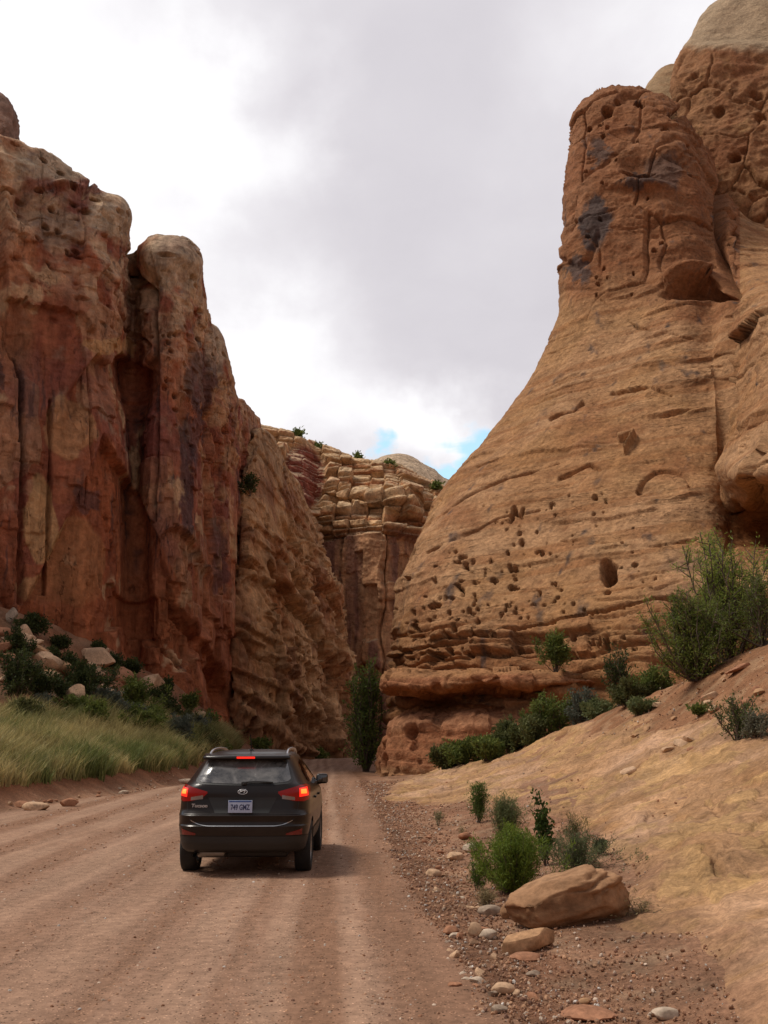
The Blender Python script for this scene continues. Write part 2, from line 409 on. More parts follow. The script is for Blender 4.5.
def H(x, y, detail=True):
    x = np.asarray(x, float); y = np.asarray(y, float)
    P = np.stack([x, y, np.zeros_like(x)], 1)
    xl, xr, xc = XL(y), XR(y), XC(y)
    # left bank and talus
    u = xl - x
    zb = ip(y, [-40, 30, 50, 62, 75, 90, 110], [9, 9, 7.9, 4.6, 1.9, .4, 0])
    w = np.clip(u / np.maximum(xl - xc, .8), 0, 1.15)
    zl = np.where(u > 0, zb * w ** 1.15 + .38 * sstep(0, 1.3, u) * np.clip(zb / 3, .1, 1), 0)
    # right slope
    ur = np.maximum(x - (.3 + np.minimum(0, XR(y) - .2) * .6), 0)
    g = np.where(ur < 9, .042 * ur ** 2, .042 * 81 + (ur - 9) * .62)
    g = np.where(ur > 20, .042 * 81 + 11 * .62 + (ur - 20) * .25, g)
    yc = YC(x)
    g = g * (1 - .55 * sstep(1.0, 11, y - yc))
    g = g * (1 - sstep(60, 75, y))
    z = zl + g
    if detail:
        rgh = np.clip((np.maximum(u, x - xr) + .2) / 3.0, 0, 1)
        z = z + rgh * (.28 * fbm(P * .35, 5, 3) + .05 * fbm(P * 2.3, 4, 5))
        on_road = sstep(-.4, .4, x - xl) * sstep(-.4, .4, xr - x)
        tr = x + .054 * y
        Q = np.stack([tr * 1.5, y * .03, 0 * y], 1)
        z = z + .022 * fbm(Q, 4, 9) * (on_road * .8 + .2) + .002 * fbm(P * 5, 3, 10)
        # low windrow of graded gravel along the right road edge
        z = z + .07 * np.exp(-((x - xr - .15) / .35) ** 2) * (1 + .6 * perlin(P * 1.3, 4)) * (y < 50)
    return z
def Hs(x, y): return float(H(np.array([x]), np.array([y]))[0])

def axis(segs):
    out = []
    for a, b, s in segs: out += list(np.arange(a, b - 1e-6, s))
    out.append(segs[-1][1]); return np.array(out)
def build_ground():
    xs = axis([(-2500, -400, 300), (-400, -100, 30), (-100, -40, 4), (-40, -22, .5), (-22, -12, .22), (-12, -3, .18), (-3, 7, .07), (7, 14, .12), (14, 30, .5), (30, 100, 5), (100, 400, 30), (400, 2500, 300)])
    ys = list(np.arange(-2500, -100, 200)) + list(np.arange(-100, -8, 4)) + list(np.arange(-8, 4, .5))
    y = 4.0
    while y < 130: ys.append(y); y *= 1.0085; y += .006
    while y < 3200: ys.append(y); y *= 1.09
    ys.append(3500)
    ys = np.array(ys)
    X, Y = np.meshgrid(xs, ys); x = X.ravel(); y = Y.ravel()
    far = np.abs(x) > 60
    z = H(x, y)
    z = np.where(far, np.minimum(z, 9), z)
    P = np.stack([x, y, z], 1)
    n = fbm(P * .5, 5, 20); n2 = fbm(P * 2.5, 4, 21); vo1, _, vid = voronoi(P * 2.2, 5)
    c = np.tile([[.31, .175, .112]], (len(x), 1))
    c = cmix(c, (.245, .125, .078), sstep(-.05, .35, n) * .8)
    c = cmix(c, (.40, .27, .18), sstep(.0, .4, n2) * .6)
    u = XL(y) - x
    leftm = sstep(0, 1, u)
    c = cmix(c, (.20, .085, .045), leftm * .8)
    c = cmix(c, (.26, .17, .11), leftm * sstep(6, 10, u) * sstep(-.2, .4, n) * .8)
    rightm = sstep(5.6, 7.0, x + n * 2.0)
    c = cmix(c, (.26, .13, .07), rightm * .8); c = cmix(c, (.36, .23, .14), rightm * sstep(.6, .8, vid) * .6)
    # dark loose gravel ridge near road
    c = cmix(c, (.15, .075, .045), np.exp(-((x - XR(y) - .1) / .45) ** 2) * .65)
    o = new_mesh('ground', P, grid_faces(len(ys), len(xs)), M['soil'], attrs={'Col': c})
    tag(o, kind='structure')
build_ground()

def sheet(name, nu, ys, left, right, lift, mat, colf, edge=.35, extra=None):
    """sheet between two edge curves whose ragged rim dives under the ground"""
    y = np.repeat(ys, nu); s = np.tile(np.linspace(0, 1, nu), len(ys))
    x = left(y) * (1 - s) + right(y) * s
    P = np.stack([x, y, 0 * x], 1)
    z = H(x, y)
    d = np.minimum(x - left(y), right(y) - x)
    off = np.minimum(d / edge, 1) 
    z = z + lift * (off * 1.6 - .6 + .9 * fbm(P * 1.1, 5, 33) * (1 - np.clip(d / edge / 2.2, 0, 1)))
    if extra is not None: z = z + extra(P, d)
    P[:, 2] = z
    o = new_mesh(name, P, grid_faces(len(ys), nu), mat, attrs={'Col': colf(P, d)})
    tag(o, kind='structure'); return o
def yrows(a, b, r=1.007, add=.004):
    o = [a]
    while o[-1] < b: o.append(o[-1] * r + add)
    return np.array(o)
RUTS = ((-.49, .13), (.13, .12), (-1.12, .24), (-2.1, .26), (-3.3, .3), (-4.7, .35), (-6.0, .3), (-7.4, .35))
LOOSE = ((-.17, .20), (-.80, .08), (-1.6, .13), (-2.7, .2), (-4.0, .25), (-5.4, .2), (-6.7, .25), (.5, .2))
def road_col(P, d):
    n = fbm(P * .4, 5, 40)
    tr = P[:, 0] + .054 * P[:, 1]
    Q = np.stack([tr * 1.1, P[:, 1] * .035, 0 * tr], 1)
    st = fbm(Q, 4, 41)
    c = np.tile([[.345, .215, .152]], (len(P), 1))
    c = cmix(c, (.29, .165, .11), sstep(.0, .45, n) * .4)
    c = cmix(c, (.43, .285, .21), sstep(.0, .3, st) * .45)
    c = cmix(c, (.28, .16, .105), sstep(.0, -.3, st) * .4)
    # smooth packed wheel tracks (pale) and the loose gravel between them (darker)
    tw_ = tr + .10 * fbm(P * .25, 3, 43) + .05 * fbm(P * 1.5, 3, 44)
    for t0, w in RUTS:
        c = cmix(c, (.46, .305, .22), sstep(w * 1.25, w * .6, np.abs(tw_ - t0 - .10 * np.sin(P[:, 1] * .13 + t0))) * .5 * (.6 + .8 * sstep(-.3, .2, n)))
    for t0, w in LOOSE:
        c = cmix(c, (.255, .145, .095), sstep(w * 1.4, w * .3, np.abs(tw_ - t0 - .10 * np.sin(P[:, 1] * .13 + t0))) * .45)
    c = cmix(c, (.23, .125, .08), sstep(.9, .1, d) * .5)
    return c
ry = np.concatenate([np.arange(-30, 4, .6), yrows(4, 175)])
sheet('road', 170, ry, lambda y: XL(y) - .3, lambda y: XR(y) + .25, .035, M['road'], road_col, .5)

def slick_extra(P, d):
    # thin flaking layers that step down the slope, and soft swales
    q = P.copy(); q[:, 2] = 0
    f1, f2, cid = voronoi(np.stack([q[:, 0] * .9 + .6 * fbm(q * .5, 3, 61), q[:, 1] * .55, 0 * q[:, 0]], 1), 8)
    f3, f4, cid2 = voronoi(np.stack([q[:, 0] * 2.6 + .5 * fbm(q * 1.5, 3, 62), q[:, 1] * 1.6, 0 * q[:, 0]], 1), 9)
    m = sstep(0, 1.0, d)
    flake = sstep(-.1, .25, fbm(q * .35, 4, 63))
    lay = fbm(np.stack([q[:, 0] * .5 - q[:, 1] * .12, q[:, 1] * .12, 0 * q[:, 0]], 1), 5, 66) * 5
    st = (np.floor(lay) + sstep(.86, 1, lay - np.floor(lay)))
    return m * (.13 * fbm(q * .45, 4, 64) + .09 * (cid - .5) * flake + .05 * (cid2 - .5) * flake - .03 * sstep(.05, 0, f2 - f1) + .05 * st) 
def slick_col(P, d):
    q = P.copy(); q[:, 2] = 0
    n = fbm(q * .3, 5, 70); n2 = fbm(q * 1.6, 5, 71); n3 = fbm(np.stack([q[:, 0] * 1.5, q[:, 1] * .35, 0 * q[:, 0]], 1), 5, 72)
    c = np.tile([[.42, .255, .15]], (len(P), 1))
    c = cmix(c, (.50, .32, .215), sstep(0, .35, n)); c = cmix(c, (.35, .20, .10), sstep(.05, .5, n2) * .7)
    c = cmix(c, (.30, .16, .08), sstep(.05, .45, n3) * .55)
    _, _, cid = voronoi(np.stack([q[:, 0] * 2.6, q[:, 1] * 1.6, 0 * q[:, 0]], 1), 9)
    c = cmix(c, (.50, .33, .16), (cid > .62) * .4)
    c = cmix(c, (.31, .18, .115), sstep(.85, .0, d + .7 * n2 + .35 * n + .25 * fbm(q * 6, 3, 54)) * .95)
    return c
sy = yrows(4.0, 48, 1.006, .003)
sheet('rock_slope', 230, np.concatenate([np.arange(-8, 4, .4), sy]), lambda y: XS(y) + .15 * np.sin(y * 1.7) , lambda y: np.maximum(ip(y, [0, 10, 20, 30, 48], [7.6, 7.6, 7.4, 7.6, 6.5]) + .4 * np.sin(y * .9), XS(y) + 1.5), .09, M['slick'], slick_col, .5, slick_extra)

# ------------------------------------------------------------------ cliffs
def cliff(name, ctrl, ccounts, rcounts, mat, dispf, colf, flip=False, nblur=3):
    """ctrl: rows x columns x 3 control points"""
    G = catmull(np.array(ctrl, float), rcounts)
    G = catmull(G.transpose(1, 0, 2), ccounts).transpose(1, 0, 2)
    nr, nc, _ = G.shape
    N = surf_normals(G)
    if flip: N = -N
    N = blur(N, nblur * 3); N /= np.linalg.norm(N, axis=2, keepdims=True) + 1e-9
    P0 = G.reshape(-1, 3); Nf = N.reshape(-1, 3)
    px, py = proj(P0)
    d = dispf(P0, px, py)
    P = P0 + Nf * d[:, None]
    G2 = P.reshape(nr, nc, 3); N2 = surf_normals(G2)
    if flip: N2 = -N2
    px, py = proj(P)
    c = colf(P, px, py, N2.reshape(-1, 3), d)
    o = new_mesh(name, P, grid_faces(nr, nc, flip), mat, attrs={'Col': np.clip(c, .004, .9)})
    tag(o, kind='structure'); return o
def ell(px, py, cx, cy, rx, ry, p=1.0, rot=0.0):
    dx, dy = px - cx, py - cy
    if rot:
        a = math.radians(rot); dx, dy = dx * math.cos(a) + dy * math.sin(a), -dx * math.sin(a) + dy * math.cos(a)
    return sstep(1.0, 0.0, np.sqrt((dx / rx) ** 2 + (dy / ry) ** 2)) ** p
def segd(px, py, pts):
    """pixel distance to a polyline"""
    best = np.full(len(px), 1e9)
    for (ax, ay), (bx, by) in zip(pts[:-1], pts[1:]):
        L2 = (bx - ax) ** 2 + (by - ay) ** 2
        t = np.clip(((px - ax) * (bx - ax) + (py - ay) * (by - ay)) / L2, 0, 1)
        best = np.minimum(best, np.hypot(px - ax - t * (bx - ax), py - ay - t * (by - ay)))
    return best

def blocks(u, z, w, h, seed, wob=.25):
    """masonry-like joint pattern: random value per block and distance (m) to the nearest joint"""
    q = np.stack([u / w * .35, z / h * .8, np.full(len(u), seed * 3.7)], 1)
    uu = u / w + .55 * perlin(np.stack([u / w * .6, 0 * u, 0 * u + seed], 1), seed) + wob * fbm(np.stack([u * .25, z * .12, 0 * u], 1), 4, seed + 1) + .10 * perlin(np.stack([u * 0, z / h * 1.3, 0 * u + seed], 1), seed + 5)
    c0 = np.floor(uu)
    off = _cell[(c0.astype(int) * 7 + seed * 13) & 255, 0]
    zz = z / h + off * 3 + .12 * fbm(np.stack([u * .35, z * .2, 0 * u], 1), 4, seed + 2)
    r0 = np.floor(zz)
    val = _cell[_h(c0.astype(int), r0.astype(int), np.full(len(u), seed, int)), 1]
    eu = np.minimum(uu - c0, 1 - (uu - c0)) * w; ez = np.minimum(zz - r0, 1 - (zz - r0)) * h
    return val, eu, ez
# ---- right buttress
def col_pts(l): return [W(*p) for p in l]
rows_r = [
 # column: list of (px,py,Y) bottom to top
 [(470,760,90),(470,670,90),(474,600,92),(500,520,94),(545,452,97),(590,385,98),(612,310,99),(620,230,100),(622,150,101),(626,120,101),(640,104,101),(650,100,102)],
 [(408,740,70),(408,670,70),(412,600,71),(438,520,74),(492,452,78),(547,385,80),(572,310,82),(578,230,84),(582,150,86),(594,108,87),(620,90,88),(640,92,90)],
 [(391,730,62),(394,670,62),(398,600,63),(424,520,66),(477,452,69),(533,385,72),(560,310,74),(566,232,76),(570,150,79),(576,114,81),(604,94,83),(640,93,86)],
 [(410,730,56),(416,672,56),(424,600,58),(450,520,61.5),(497,452,65.5),(548,385,69),(574,310,71.5),(580,232,74),(582,150,77),(583,111,79),(611,92,81.5),(642,93,85)],
 [(455,740,53),(460,675,53),(468,600,55),(490,520,59),(530,452,63),(570,380,67),(594,310,70),(600,232,73),(602,150,76),(604,107,78),(622,89,80.5),(646,95,84)],
 [(520,745,50),(525,685,50),(530,600,53),(545,520,57),(572,450,61),(604,380,65.5),(626,308,69),(634,232,72),(634,150,75),(634,108,77.5),(638,91,80),(652,98,84)],
 [(580,745,47),(585,690,47.5),(590,600,50.5),(596,520,54.5),(615,450,59),(638,380,63.5),(655,308,67.5),(662,232,71),(660,152,74),(655,114,76.5),(652,96,79),(660,102,84)],
 [(640,750,45),(645,690,45.5),(650,600,48.5),(652,520,52.5),(662,450,57.5),(675,380,62),(685,308,66),(690,232,71),(686,160,74),(677,122,77),(668,104,80),(672,110,85)],
 [(690,750,43),(700,690,44),(704,600,47),(705,520,52),(708,450,57),(714,375,62),(715,308,66),(712,240,72),(704,185,76),(694,150,80),(688,135,84),(690,140,88)],
 [(730,750,41),(740,690,42),(742,600,46),(738,530,53),(722,470,56),(724,385,59),(735,308,61.5),(732,255,69),(728,220,76),(722,200,82),(718,190,86),(722,195,90)],
 [(780,750,38),(790,690,39),(795,600,45),(790,530,54),(760,475,46),(768,385,48.5),(772,310,54),(768,265,66),(762,240,75),(756,225,82),(752,220,86),(756,222,90)],
 [(840,750,35),(850,690,36),(860,600,42),(852,530,50),(835,478,42),(840,385,45),(845,310,52),(840,265,64),(830,250,74),(822,235,82),(818,230,86),(820,232,90)],
 [(1000,750,28),(1010,690,29),(1020,600,33),(1020,530,38),(1000,470,36),(1010,385,40),(1010,310,48),(1000,265,60),(960,250,74),(940,235,82),(930,230,86),(930,232,92)],
]
ctrl_r = np.array([col_pts(c) for c in rows_r]).transpose(1, 0, 2)
_pit_rng = np.random.RandomState(3)
PITS = [(608,572,9,15,1.6),(634,563,5,4.5,.9),(608,592,6,4,.8),(652,503,22,3,.0),
        (437,608,11,4,1.0),(458,633,6,5,.9),(487,640,8,6,.9),(415,628,3,7,.8),(517,648,6,5,.7),(545,648,5,4,.7),(575,640,6,5,.7),(515,512,5,7,.7),(512,520,4,7,.7),
        (523,511,3,6,.6),(595,494,4,5,.5),(606,497,2,3,.4),(594,514,2.5,3,.4),(543,556,3,4,.5),(551,556,2,3,.4),(540,595,3,5,.5),(556,585,3,4,.5),(450,650,5,4,.7),(470,655,5,4,.6)]
for _ in range(70):
    s = _pit_rng.rand(); x = 400 + 150 * s + _pit_rng.normal() * 20; y = _pit_rng.uniform(555, 655) - 45 * s * _pit_rng.rand()
    r = _pit_rng.uniform(1.4, 4.0); PITS.append((x, y, r, r * _pit_rng.uniform(.7, 1.7), .12 * r))
for (x0, y0, x1, y1, n_, r0, r1) in ((400, 655, 560, 650, 34, 1.4, 4.2), (405, 628, 570, 596, 34, 1.2, 3.4), (425, 602, 530, 566, 22, 1.2, 3), (470, 530, 610, 496, 22, 1.1, 2.6), (560, 645, 660, 640, 16, 1.4, 3.5), (600, 560, 680, 600, 12, 1, 2.4)):
    for _ in range(n_):
        s = _pit_rng.rand(); r = r0 + (r1 - r0) * _pit_rng.rand() ** 2.2
        PITS.append((lerp(x0, x1, s), lerp(y0, y1, s) + _pit_rng.normal() * 5, r * _pit_rng.uniform(.8, 2.0), r * _pit_rng.uniform(.6, 1.3), .14 * r * _pit_rng.uniform(.6, 1.4)))
for _ in range(25):
    x = _pit_rng.uniform(450, 640); y = _pit_rng.uniform(480, 640); r = _pit_rng.uniform(1.0, 2.4); PITS.append((x, y, r, r * _pit_rng.uniform(.8, 1.8), .12 * r))
for x, y, rx, ry_, dd in ((640,105,7,5,1.1),(607,112,6,5,.9),(664,132,5,4,.9),(618,103,4,3,.7),(675,116,5,5,.9),(640,178,20,5,.9),(600,125,4,3,.6),(588,128,4,3,.6),(655,252,4,3,.5),(700,262,4,3,.5),(735,235,5,4,.7),(662,244,3,3,.4),(712,265,4,3,.5)):
    PITS.append((x, y, rx, ry_, dd))
for _ in range(26):
    PITS.append((_pit_rng.uniform(582, 700), _pit_rng.uniform(100, 300), _pit_rng.uniform(1.2, 3), _pit_rng.uniform(1.2, 2.5), .35))
def disp_right(P, px, py):
    d = .9 * fbm(P * .06, 4, 80) + .30 * fbm(P * .22, 5, 81) + .11 * fbm(P * .9, 5, 82)
    # bedding: slightly dipping layers stand out as thin ledges
    zz = P[:, 2] - .10 * P[:, 0] + 1.3 * fbm(P * .05, 3, 83)
    bed = fbm(np.stack([P[:, 0] * .06, P[:, 1] * .06, zz * .6], 1), 4, 84)
    bm_ = sstep(.05, .3, fbm(P * .12, 3, 74))
    d += .07 * bed + .20 * bm_ * sstep(.09, .17, bed + .06 * fbm(P * .5, 4, 55)) + .16 * (1 - bm_) * sstep(.22, .30, bed) - .15 * sstep(.05, 0, np.abs(bed + .12)) * sstep(.1, .25, fbm(P * .15, 3, 59))
    # blocky ledges in the lowest band
    low = sstep(9.0, 7.5, P[:, 2] + .06 * P[:, 0] + .8 * fbm(P * .2, 3, 77))
    q = P[:, 2] * 1.15 + 1.1 * fbm(P * .2, 3, 85)
    stp = q - np.floor(q)
    lb, leu, lez = blocks(P[:, 0] * .8 - P[:, 1] * .5, P[:, 2] + .5 * fbm(P * .15, 3, 75), 2.6, 1.1, 76, .2)
    d += low * (.30 * (sstep(.0, .3, stp) * sstep(1.0, .85, stp)) - .2 + .7 * (lb - .5) - .25 * sstep(.10, 0, lez) + .35 * fbm(S3(P, .5, .5, .9), 4, 86))
    # head of the buttress: rougher, hanging
    head = sstep(330, 230, py) * (px < 735)
    f1, f2, cid = voronoi(S3(P, .22, .22, .16) + .35 * fbm(P * .12, 3, 87)[:, None], 12)
    d += head * (.55 * (cid - .5) + .45 * fbm(P * .25, 5, 88, ridged=True) - .25 * sstep(.06, 0, f2 - f1))
    # sculpted brow above a shallow alcove
    d += 1.5 * ell(px, py, 692, 280, 52, 13) - 1.8 * sstep(.1, .8, ell(px, py, 698, 294, 56, 15)) * sstep(-1.5, 2.5, py - 285 - .009 * (px - 694) ** 2 + 5 * fbm(P * .4, 4, 68))
    d -= 1.6 * ell(px, py, 588, 225, 24, 34) * (py > 205) * 0
    d -= 1.0 * ell(px, py, 640, 172, 28, 22)
    d += .9 * ell(px, py, 640, 192, 40, 8)
    d -= 1.2 * sstep(5, 0, segd(px, py, [(566, 262), (580, 270), (590, 262), (600, 240)])) * .3
    # arch scar, vertical scars
    d -= .35 * sstep(.16, 0, np.abs(np.hypot((px - 665) / 26, (py - 488) / 18) - 1)) * (py < 490)
    d -= .3 * ell(px, py, 665, 490, 24, 15)
    for ln, wd, dp in (([(552, 421), (575, 415), (583, 405)], 6, .55), ([(612, 395), (650, 390), (672, 398)], 3, .4), ([(620, 440), (635, 436), (625, 452)], 5, -.6), ([(560, 478), (590, 465), (600, 470)], 3, .4),
                       ([(445, 515), (470, 500), (500, 485), (560, 465)], 3, .35), ([(430, 555), (500, 520), (540, 510)], 2.5, .3), ([(480, 470), (500, 462)], 4, .35),
                       ([(500, 634), (560, 622), (620, 607), (655, 598), (700, 601), (768, 603)], 5.5, 2.4), ([(400, 652), (450, 645), (500, 636)], 3.5, 1.0), ([(560, 655), (640, 648), (700, 640)], 4.5, 1.6),
                       ([(712, 120), (716, 190), (722, 260), (735, 300), (730, 340), (724, 380), (722, 470)], 9, 2.2), ([(575, 420), (540, 450)], 2, .25),
                       ([(440, 500), (410, 560), (400, 620)], 3, .4), ([(600, 300), (640, 330), (700, 345), (722, 350)], 3, .35), ([(650, 420), (700, 410)], 2, .25), ([(560, 540), (640, 545), (700, 535)], 2, .25)):
        if wd > 8:
            d -= 2.0 * sstep(7, 0, segd(px, py, ln) + 2.0 * fbm(P * .25, 3, 72)); continue
        wd = max(2.2, wd * .6)
        d -= dp * 1.1 * sstep(wd, wd * .3, segd(px, py, ln) + 3.5 * fbm(P * .5, 4, 89) + 1.0) * sstep(-.45, -.2, fbm(P * .35, 3, 73))
    rb, ru, rz = blocks(P[:, 0] - P[:, 1], P[:, 2] + .1 * P[:, 0] + .8 * fbm(P * .12, 3, 71), 6.5, 3.0, 70, .4)
    d += sstep(722, 735, px) * sstep(290, 330, py) * (1.3 * (rb - .5) - .3 * sstep(.15, 0, rz) + .5 * fbm(P * .25, 4, 69))
    # big overhanging brow at the right edge and the cave below
    d += .8 * ell(px, py, 765, 470, 50, 22)
    jx = px + 3.2 * fbm(P * .9, 4, 90); jy = py + 3.2 * fbm(P * .9, 4, 91)
    for cx, cy, rx, ry_, dp in PITS:
        if cy > 480 and dp != 1.6 and rx < 15: rx, ry_, dp = rx * .72, ry_ * .72, dp * 1.15
        m = (np.abs(jx - cx) < rx * 1.3) & (np.abs(jy - cy) < ry_ * 1.3)
        if m.any():
            r = np.sqrt(((jx[m] - cx) / rx) ** 2 + ((jy[m] - cy) / ry_) ** 2)
            d[m] -= 1.9 * dp * sstep(1.0, .6, r)
    d += .035 * fbm(P * 3.2, 3, 93)
    return d
def col_right(P, px, py, N, d):
    n = fbm(P * .08, 5, 95); n2 = fbm(P * .5, 5, 96); bed = fbm(np.stack([P[:, 0] * .04, P[:, 1] * .04, (P[:, 2] - .1 * P[:, 0]) * 1.6], 1), 5, 97)
    c = np.tile([[.43, .238, .125]], (len(P), 1))
    c = cmix(c, (.53, .32, .185), sstep(-.1, .35, n) * .8)
    c = cmix(c, (.56, .38, .23), sstep(.15, .4, n2 + .3 * bed) * .45)
    c = cmix(c, (.25, .125, .07), sstep(.12, .4, fbm(P * 1.7, 5, 79)) * .5)
    c = cmix(c, (.31, .14, .065), sstep(.02, .25, bed) * .6); c = cmix(c, (.30, .13, .065), sstep(.1, .35, fbm(P * .13 + 7, 5, 58)) * .6)
    c = cmix(c, (.30, .14, .065), sstep(.1, .5, n2) * .5)
    # redder head and lowest band
    head = sstep(320, 240, py + 30 * n2 - .25 * (px - 580)) * (px < 740)
    c = cmix(c, (.27, .115, .06), head * .75)
    low = sstep(10, 5, P[:, 2] + 2 * n2)
    c = cmix(c, (.27, .115, .055), low * .55)
    # purple-black desert varnish where water runs
    w = 13 * n2 + 10 * fbm(P * 1.6, 4, 78)
    for cx, cy, rx, ry_, a in ((597, 222, 24, 40, 1.0), (578, 270, 16, 26, .9), (600, 150, 16, 24, .8), (665, 170, 34, 26, .7), (636, 182, 26, 9, .9), (690, 560, 40, 22, .45), (700, 600, 60, 30, .3)):
        c = cmix(c, (.085, .066, .062), sstep(.12, .5, ell(px + w, py - w, cx, cy, rx, ry_) + .5 * fbm(S3(P, 1.0, 1.0, .12), 4, 98)) * a * .9)
    c = cmix(c, (.33, .125, .045), ell(px, py, 750, 530, 50, 50) * .8)
    c = cmix(c, (.44, .25, .12), sstep(.0, .3, fbm(P * .18, 4, 99)) * (1 - head) * .4)
    # pale new breaks
    for cx, cy, rx, ry_ in ((628, 443, 12, 14), (665, 490, 22, 14), (640, 480, 40, 12), (603, 495, 12, 14), (610, 545, 30, 25)):
        c = cmix(c, (.50, .30, .16), ell(px, py, cx, cy, rx, ry_) * .6)
    return c
cliff('right_cliff', ctrl_r, [14, 14, 22, 42, 60, 55, 52, 45, 34, 34, 24, 12], [30, 70, 90, 84, 80, 84, 84, 84, 46, 26, 12], M['tan'], disp_right, col_right)

# ---- ledge at the foot of the right cliff
def col_ledge(x, Y, dx, dy, zt, k=1.0):
    # profile outwards (dx,dy = outward unit): bottom bulge, undercut, roof slab, top going back
    prof = [(-1.5, 1.3), (0, 1.3), (1.0, 1.15), (2.0, .75), (2.9, .3), (3.5, -1.3), (3.95, -2.6), (4.3, -1.5), (4.65, .85), (5.0, 1.0), (5.3, .6), (5.5, -1.5), (5.9, -7)]
    return [np.array([x + dx * o * k, Y + dy * o * k, z * zt / 5.3]) for z, o in prof]
led = [(6, 66, -.4, .9, 5.4), (1.6, 60, -1, .3, 5.5), (.9, 55.5, -1, .0, 5.3), (1.0, 52.8, -.8, -.6, 5.1), (2.4, 51.6, -.25, -1, 4.9), (4.6, 50.2, .0, -1, 5.1), (7.0, 49, .0, -1, 4.9), (9.6, 48.4, .3, -1, 4.8), (12, 50.5, 1, -.3, 4.4), (15, 56, 1, .3, 3.5)]
ctrl_l = np.array([col_ledge(*c) for c in led]).transpose(1, 0, 2)
def disp_ledge(P, px, py):
    und = sstep(470, 400, px)
    q = P[:, 2] * 1.5 + .8 * fbm(P * .3, 3, 110); s = q - np.floor(q)
    f1, f2, cid = voronoi(S3(P, .8, .8, .6), 14)
    pits = sstep(.35, .1, f1) * (cid > .4) * und
    return .45 * fbm(P * .3, 4, 111) + .14 * fbm(P * 1.4, 4, 112) + .07 * sstep(0, .6, s) * sstep(1, .85, s) - .9 * pits + .35 * (cid - .5)
def colr_ledge(P, px, py, N, d):
    n = fbm(P * .4, 5, 113); bed = fbm(S3(P, .08, .08, 2.2), 5, 114)
    c = np.tile([[.38, .18, .10]], (len(P), 1))
    c = cmix(c, (.29, .11, .058), sstep(.0, .4, bed) * .5)
    c = cmix(c, (.42, .23, .12), sstep(.05, .4, n) * .5)
    c = cmix(c, (.40, .235, .13), sstep(-.1, .1, -(P[:, 2] - .5 - .4 * n)) * .6)
    z = P[:, 2]
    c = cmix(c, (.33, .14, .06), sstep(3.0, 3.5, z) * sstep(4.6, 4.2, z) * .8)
    c = cmix(c, (.43, .22, .13), sstep(2.2, 2.6, z + n * .5) * sstep(3.5, 3.0, z) * .8)
    c = cmix(c, (.40, .22, .11), sstep(4.75, 5.0, z) * .6)
    return c
cliff('rock_ledge', ctrl_l, [10, 20, 30, 44, 60, 60, 60, 36, 12], [10, 30, 28, 26, 20, 18, 16, 16, 14, 12, 16, 14], M['tan'], disp_ledge, colr_ledge)

# ---- second tower behind the right buttress
tw = [
 [(760,320,110),(752,230,110),(745,170,110),(735,110,110),(735,60,110),(745,30,112),(760,10,113)],
 [(718,320,96),(708,230,98),(700,170,99),(692,120,100),(690,70,101),(700,36,103),(724,6,108)],
 [(705,320,90),(700,230,92),(692,170,93),(680,120,94.5),(676,74,96),(688,40,99),(715,6,105)],
 [(722,320,86),(716,230,88),(708,170,90),(698,120,92),(696,74,94),(706,36,97),(726,-2,103)],
 [(750,320,83),(745,230,86),(738,170,88),(730,120,90),(728,76,92),(735,36,96),(750,-16,101)],
 [(790,320,80),(788,230,84),(782,170,86.5),(778,120,88.5),(775,80,91),(778,36,94),(785,-34,100)],
 [(850,320,78),(850,230,82),(845,170,84),(840,120,87),(838,80,90),(840,30,94),(840,-60,101)],
 [(1000,320,72),(1000,230,76),(990,170,80),(980,120,84),(980,80,88),(980,30,94),(980,-60,104)],
]
ctrl_t = np.array([col_pts(c) + [np.array(W(*c[-1])) + np.array([6, 14, 1.0]), np.array(W(*c[-1])) + np.array([8, 40, -20])] for c in tw]).transpose(1, 0, 2)
def disp_tower(P, px, py):
    f1, f2, cid = voronoi(S3(P, .16, .16, .12) + .4 * fbm(P * .1, 3, 120)[:, None], 15)
    rim = ell(px, py, 735, 52, 70, 14)
    d = 1.0 * fbm(P * .1, 5, 121) + .5 * fbm(P * .4, 5, 122, ridged=True) + .8 * (cid - .5) - .3 * sstep(.05, 0, f2 - f1)
    d = d * sstep(40, 70, py) + rim * .8
    g1, g2, gid = voronoi(P * .45, 16)
    return d - .9 * sstep(.35, .12, g1) * (gid > .6) * (py > 60) + .3 * fbm(P * .3, 4, 124)
def col_tower(P, px, py, N, d):
    n = fbm(P * .15, 5, 125); n2 = fbm(P * .6, 5, 126)
    c = np.tile([[.33, .17, .09]], (len(P), 1))
    c = cmix(c, (.25, .105, .055), sstep(-.1, .4, n) * .8); c = cmix(c, (.44, .26, .13), sstep(.1, .5, n2) * .5)
    c = cmix(c, (.45, .33, .22), sstep(52, 42, py + 8 * n2 - (px - 700) * .04))
    c = cmix(c, (.24, .10, .05), sstep(190, 230, py) * .5)
    return c
cliff('cliff_tower', ctrl_t, [10, 16, 26, 40, 50, 40, 14], [40, 50, 50, 50, 40, 40, 10, 4], M['tan'], disp_tower, col_tower)
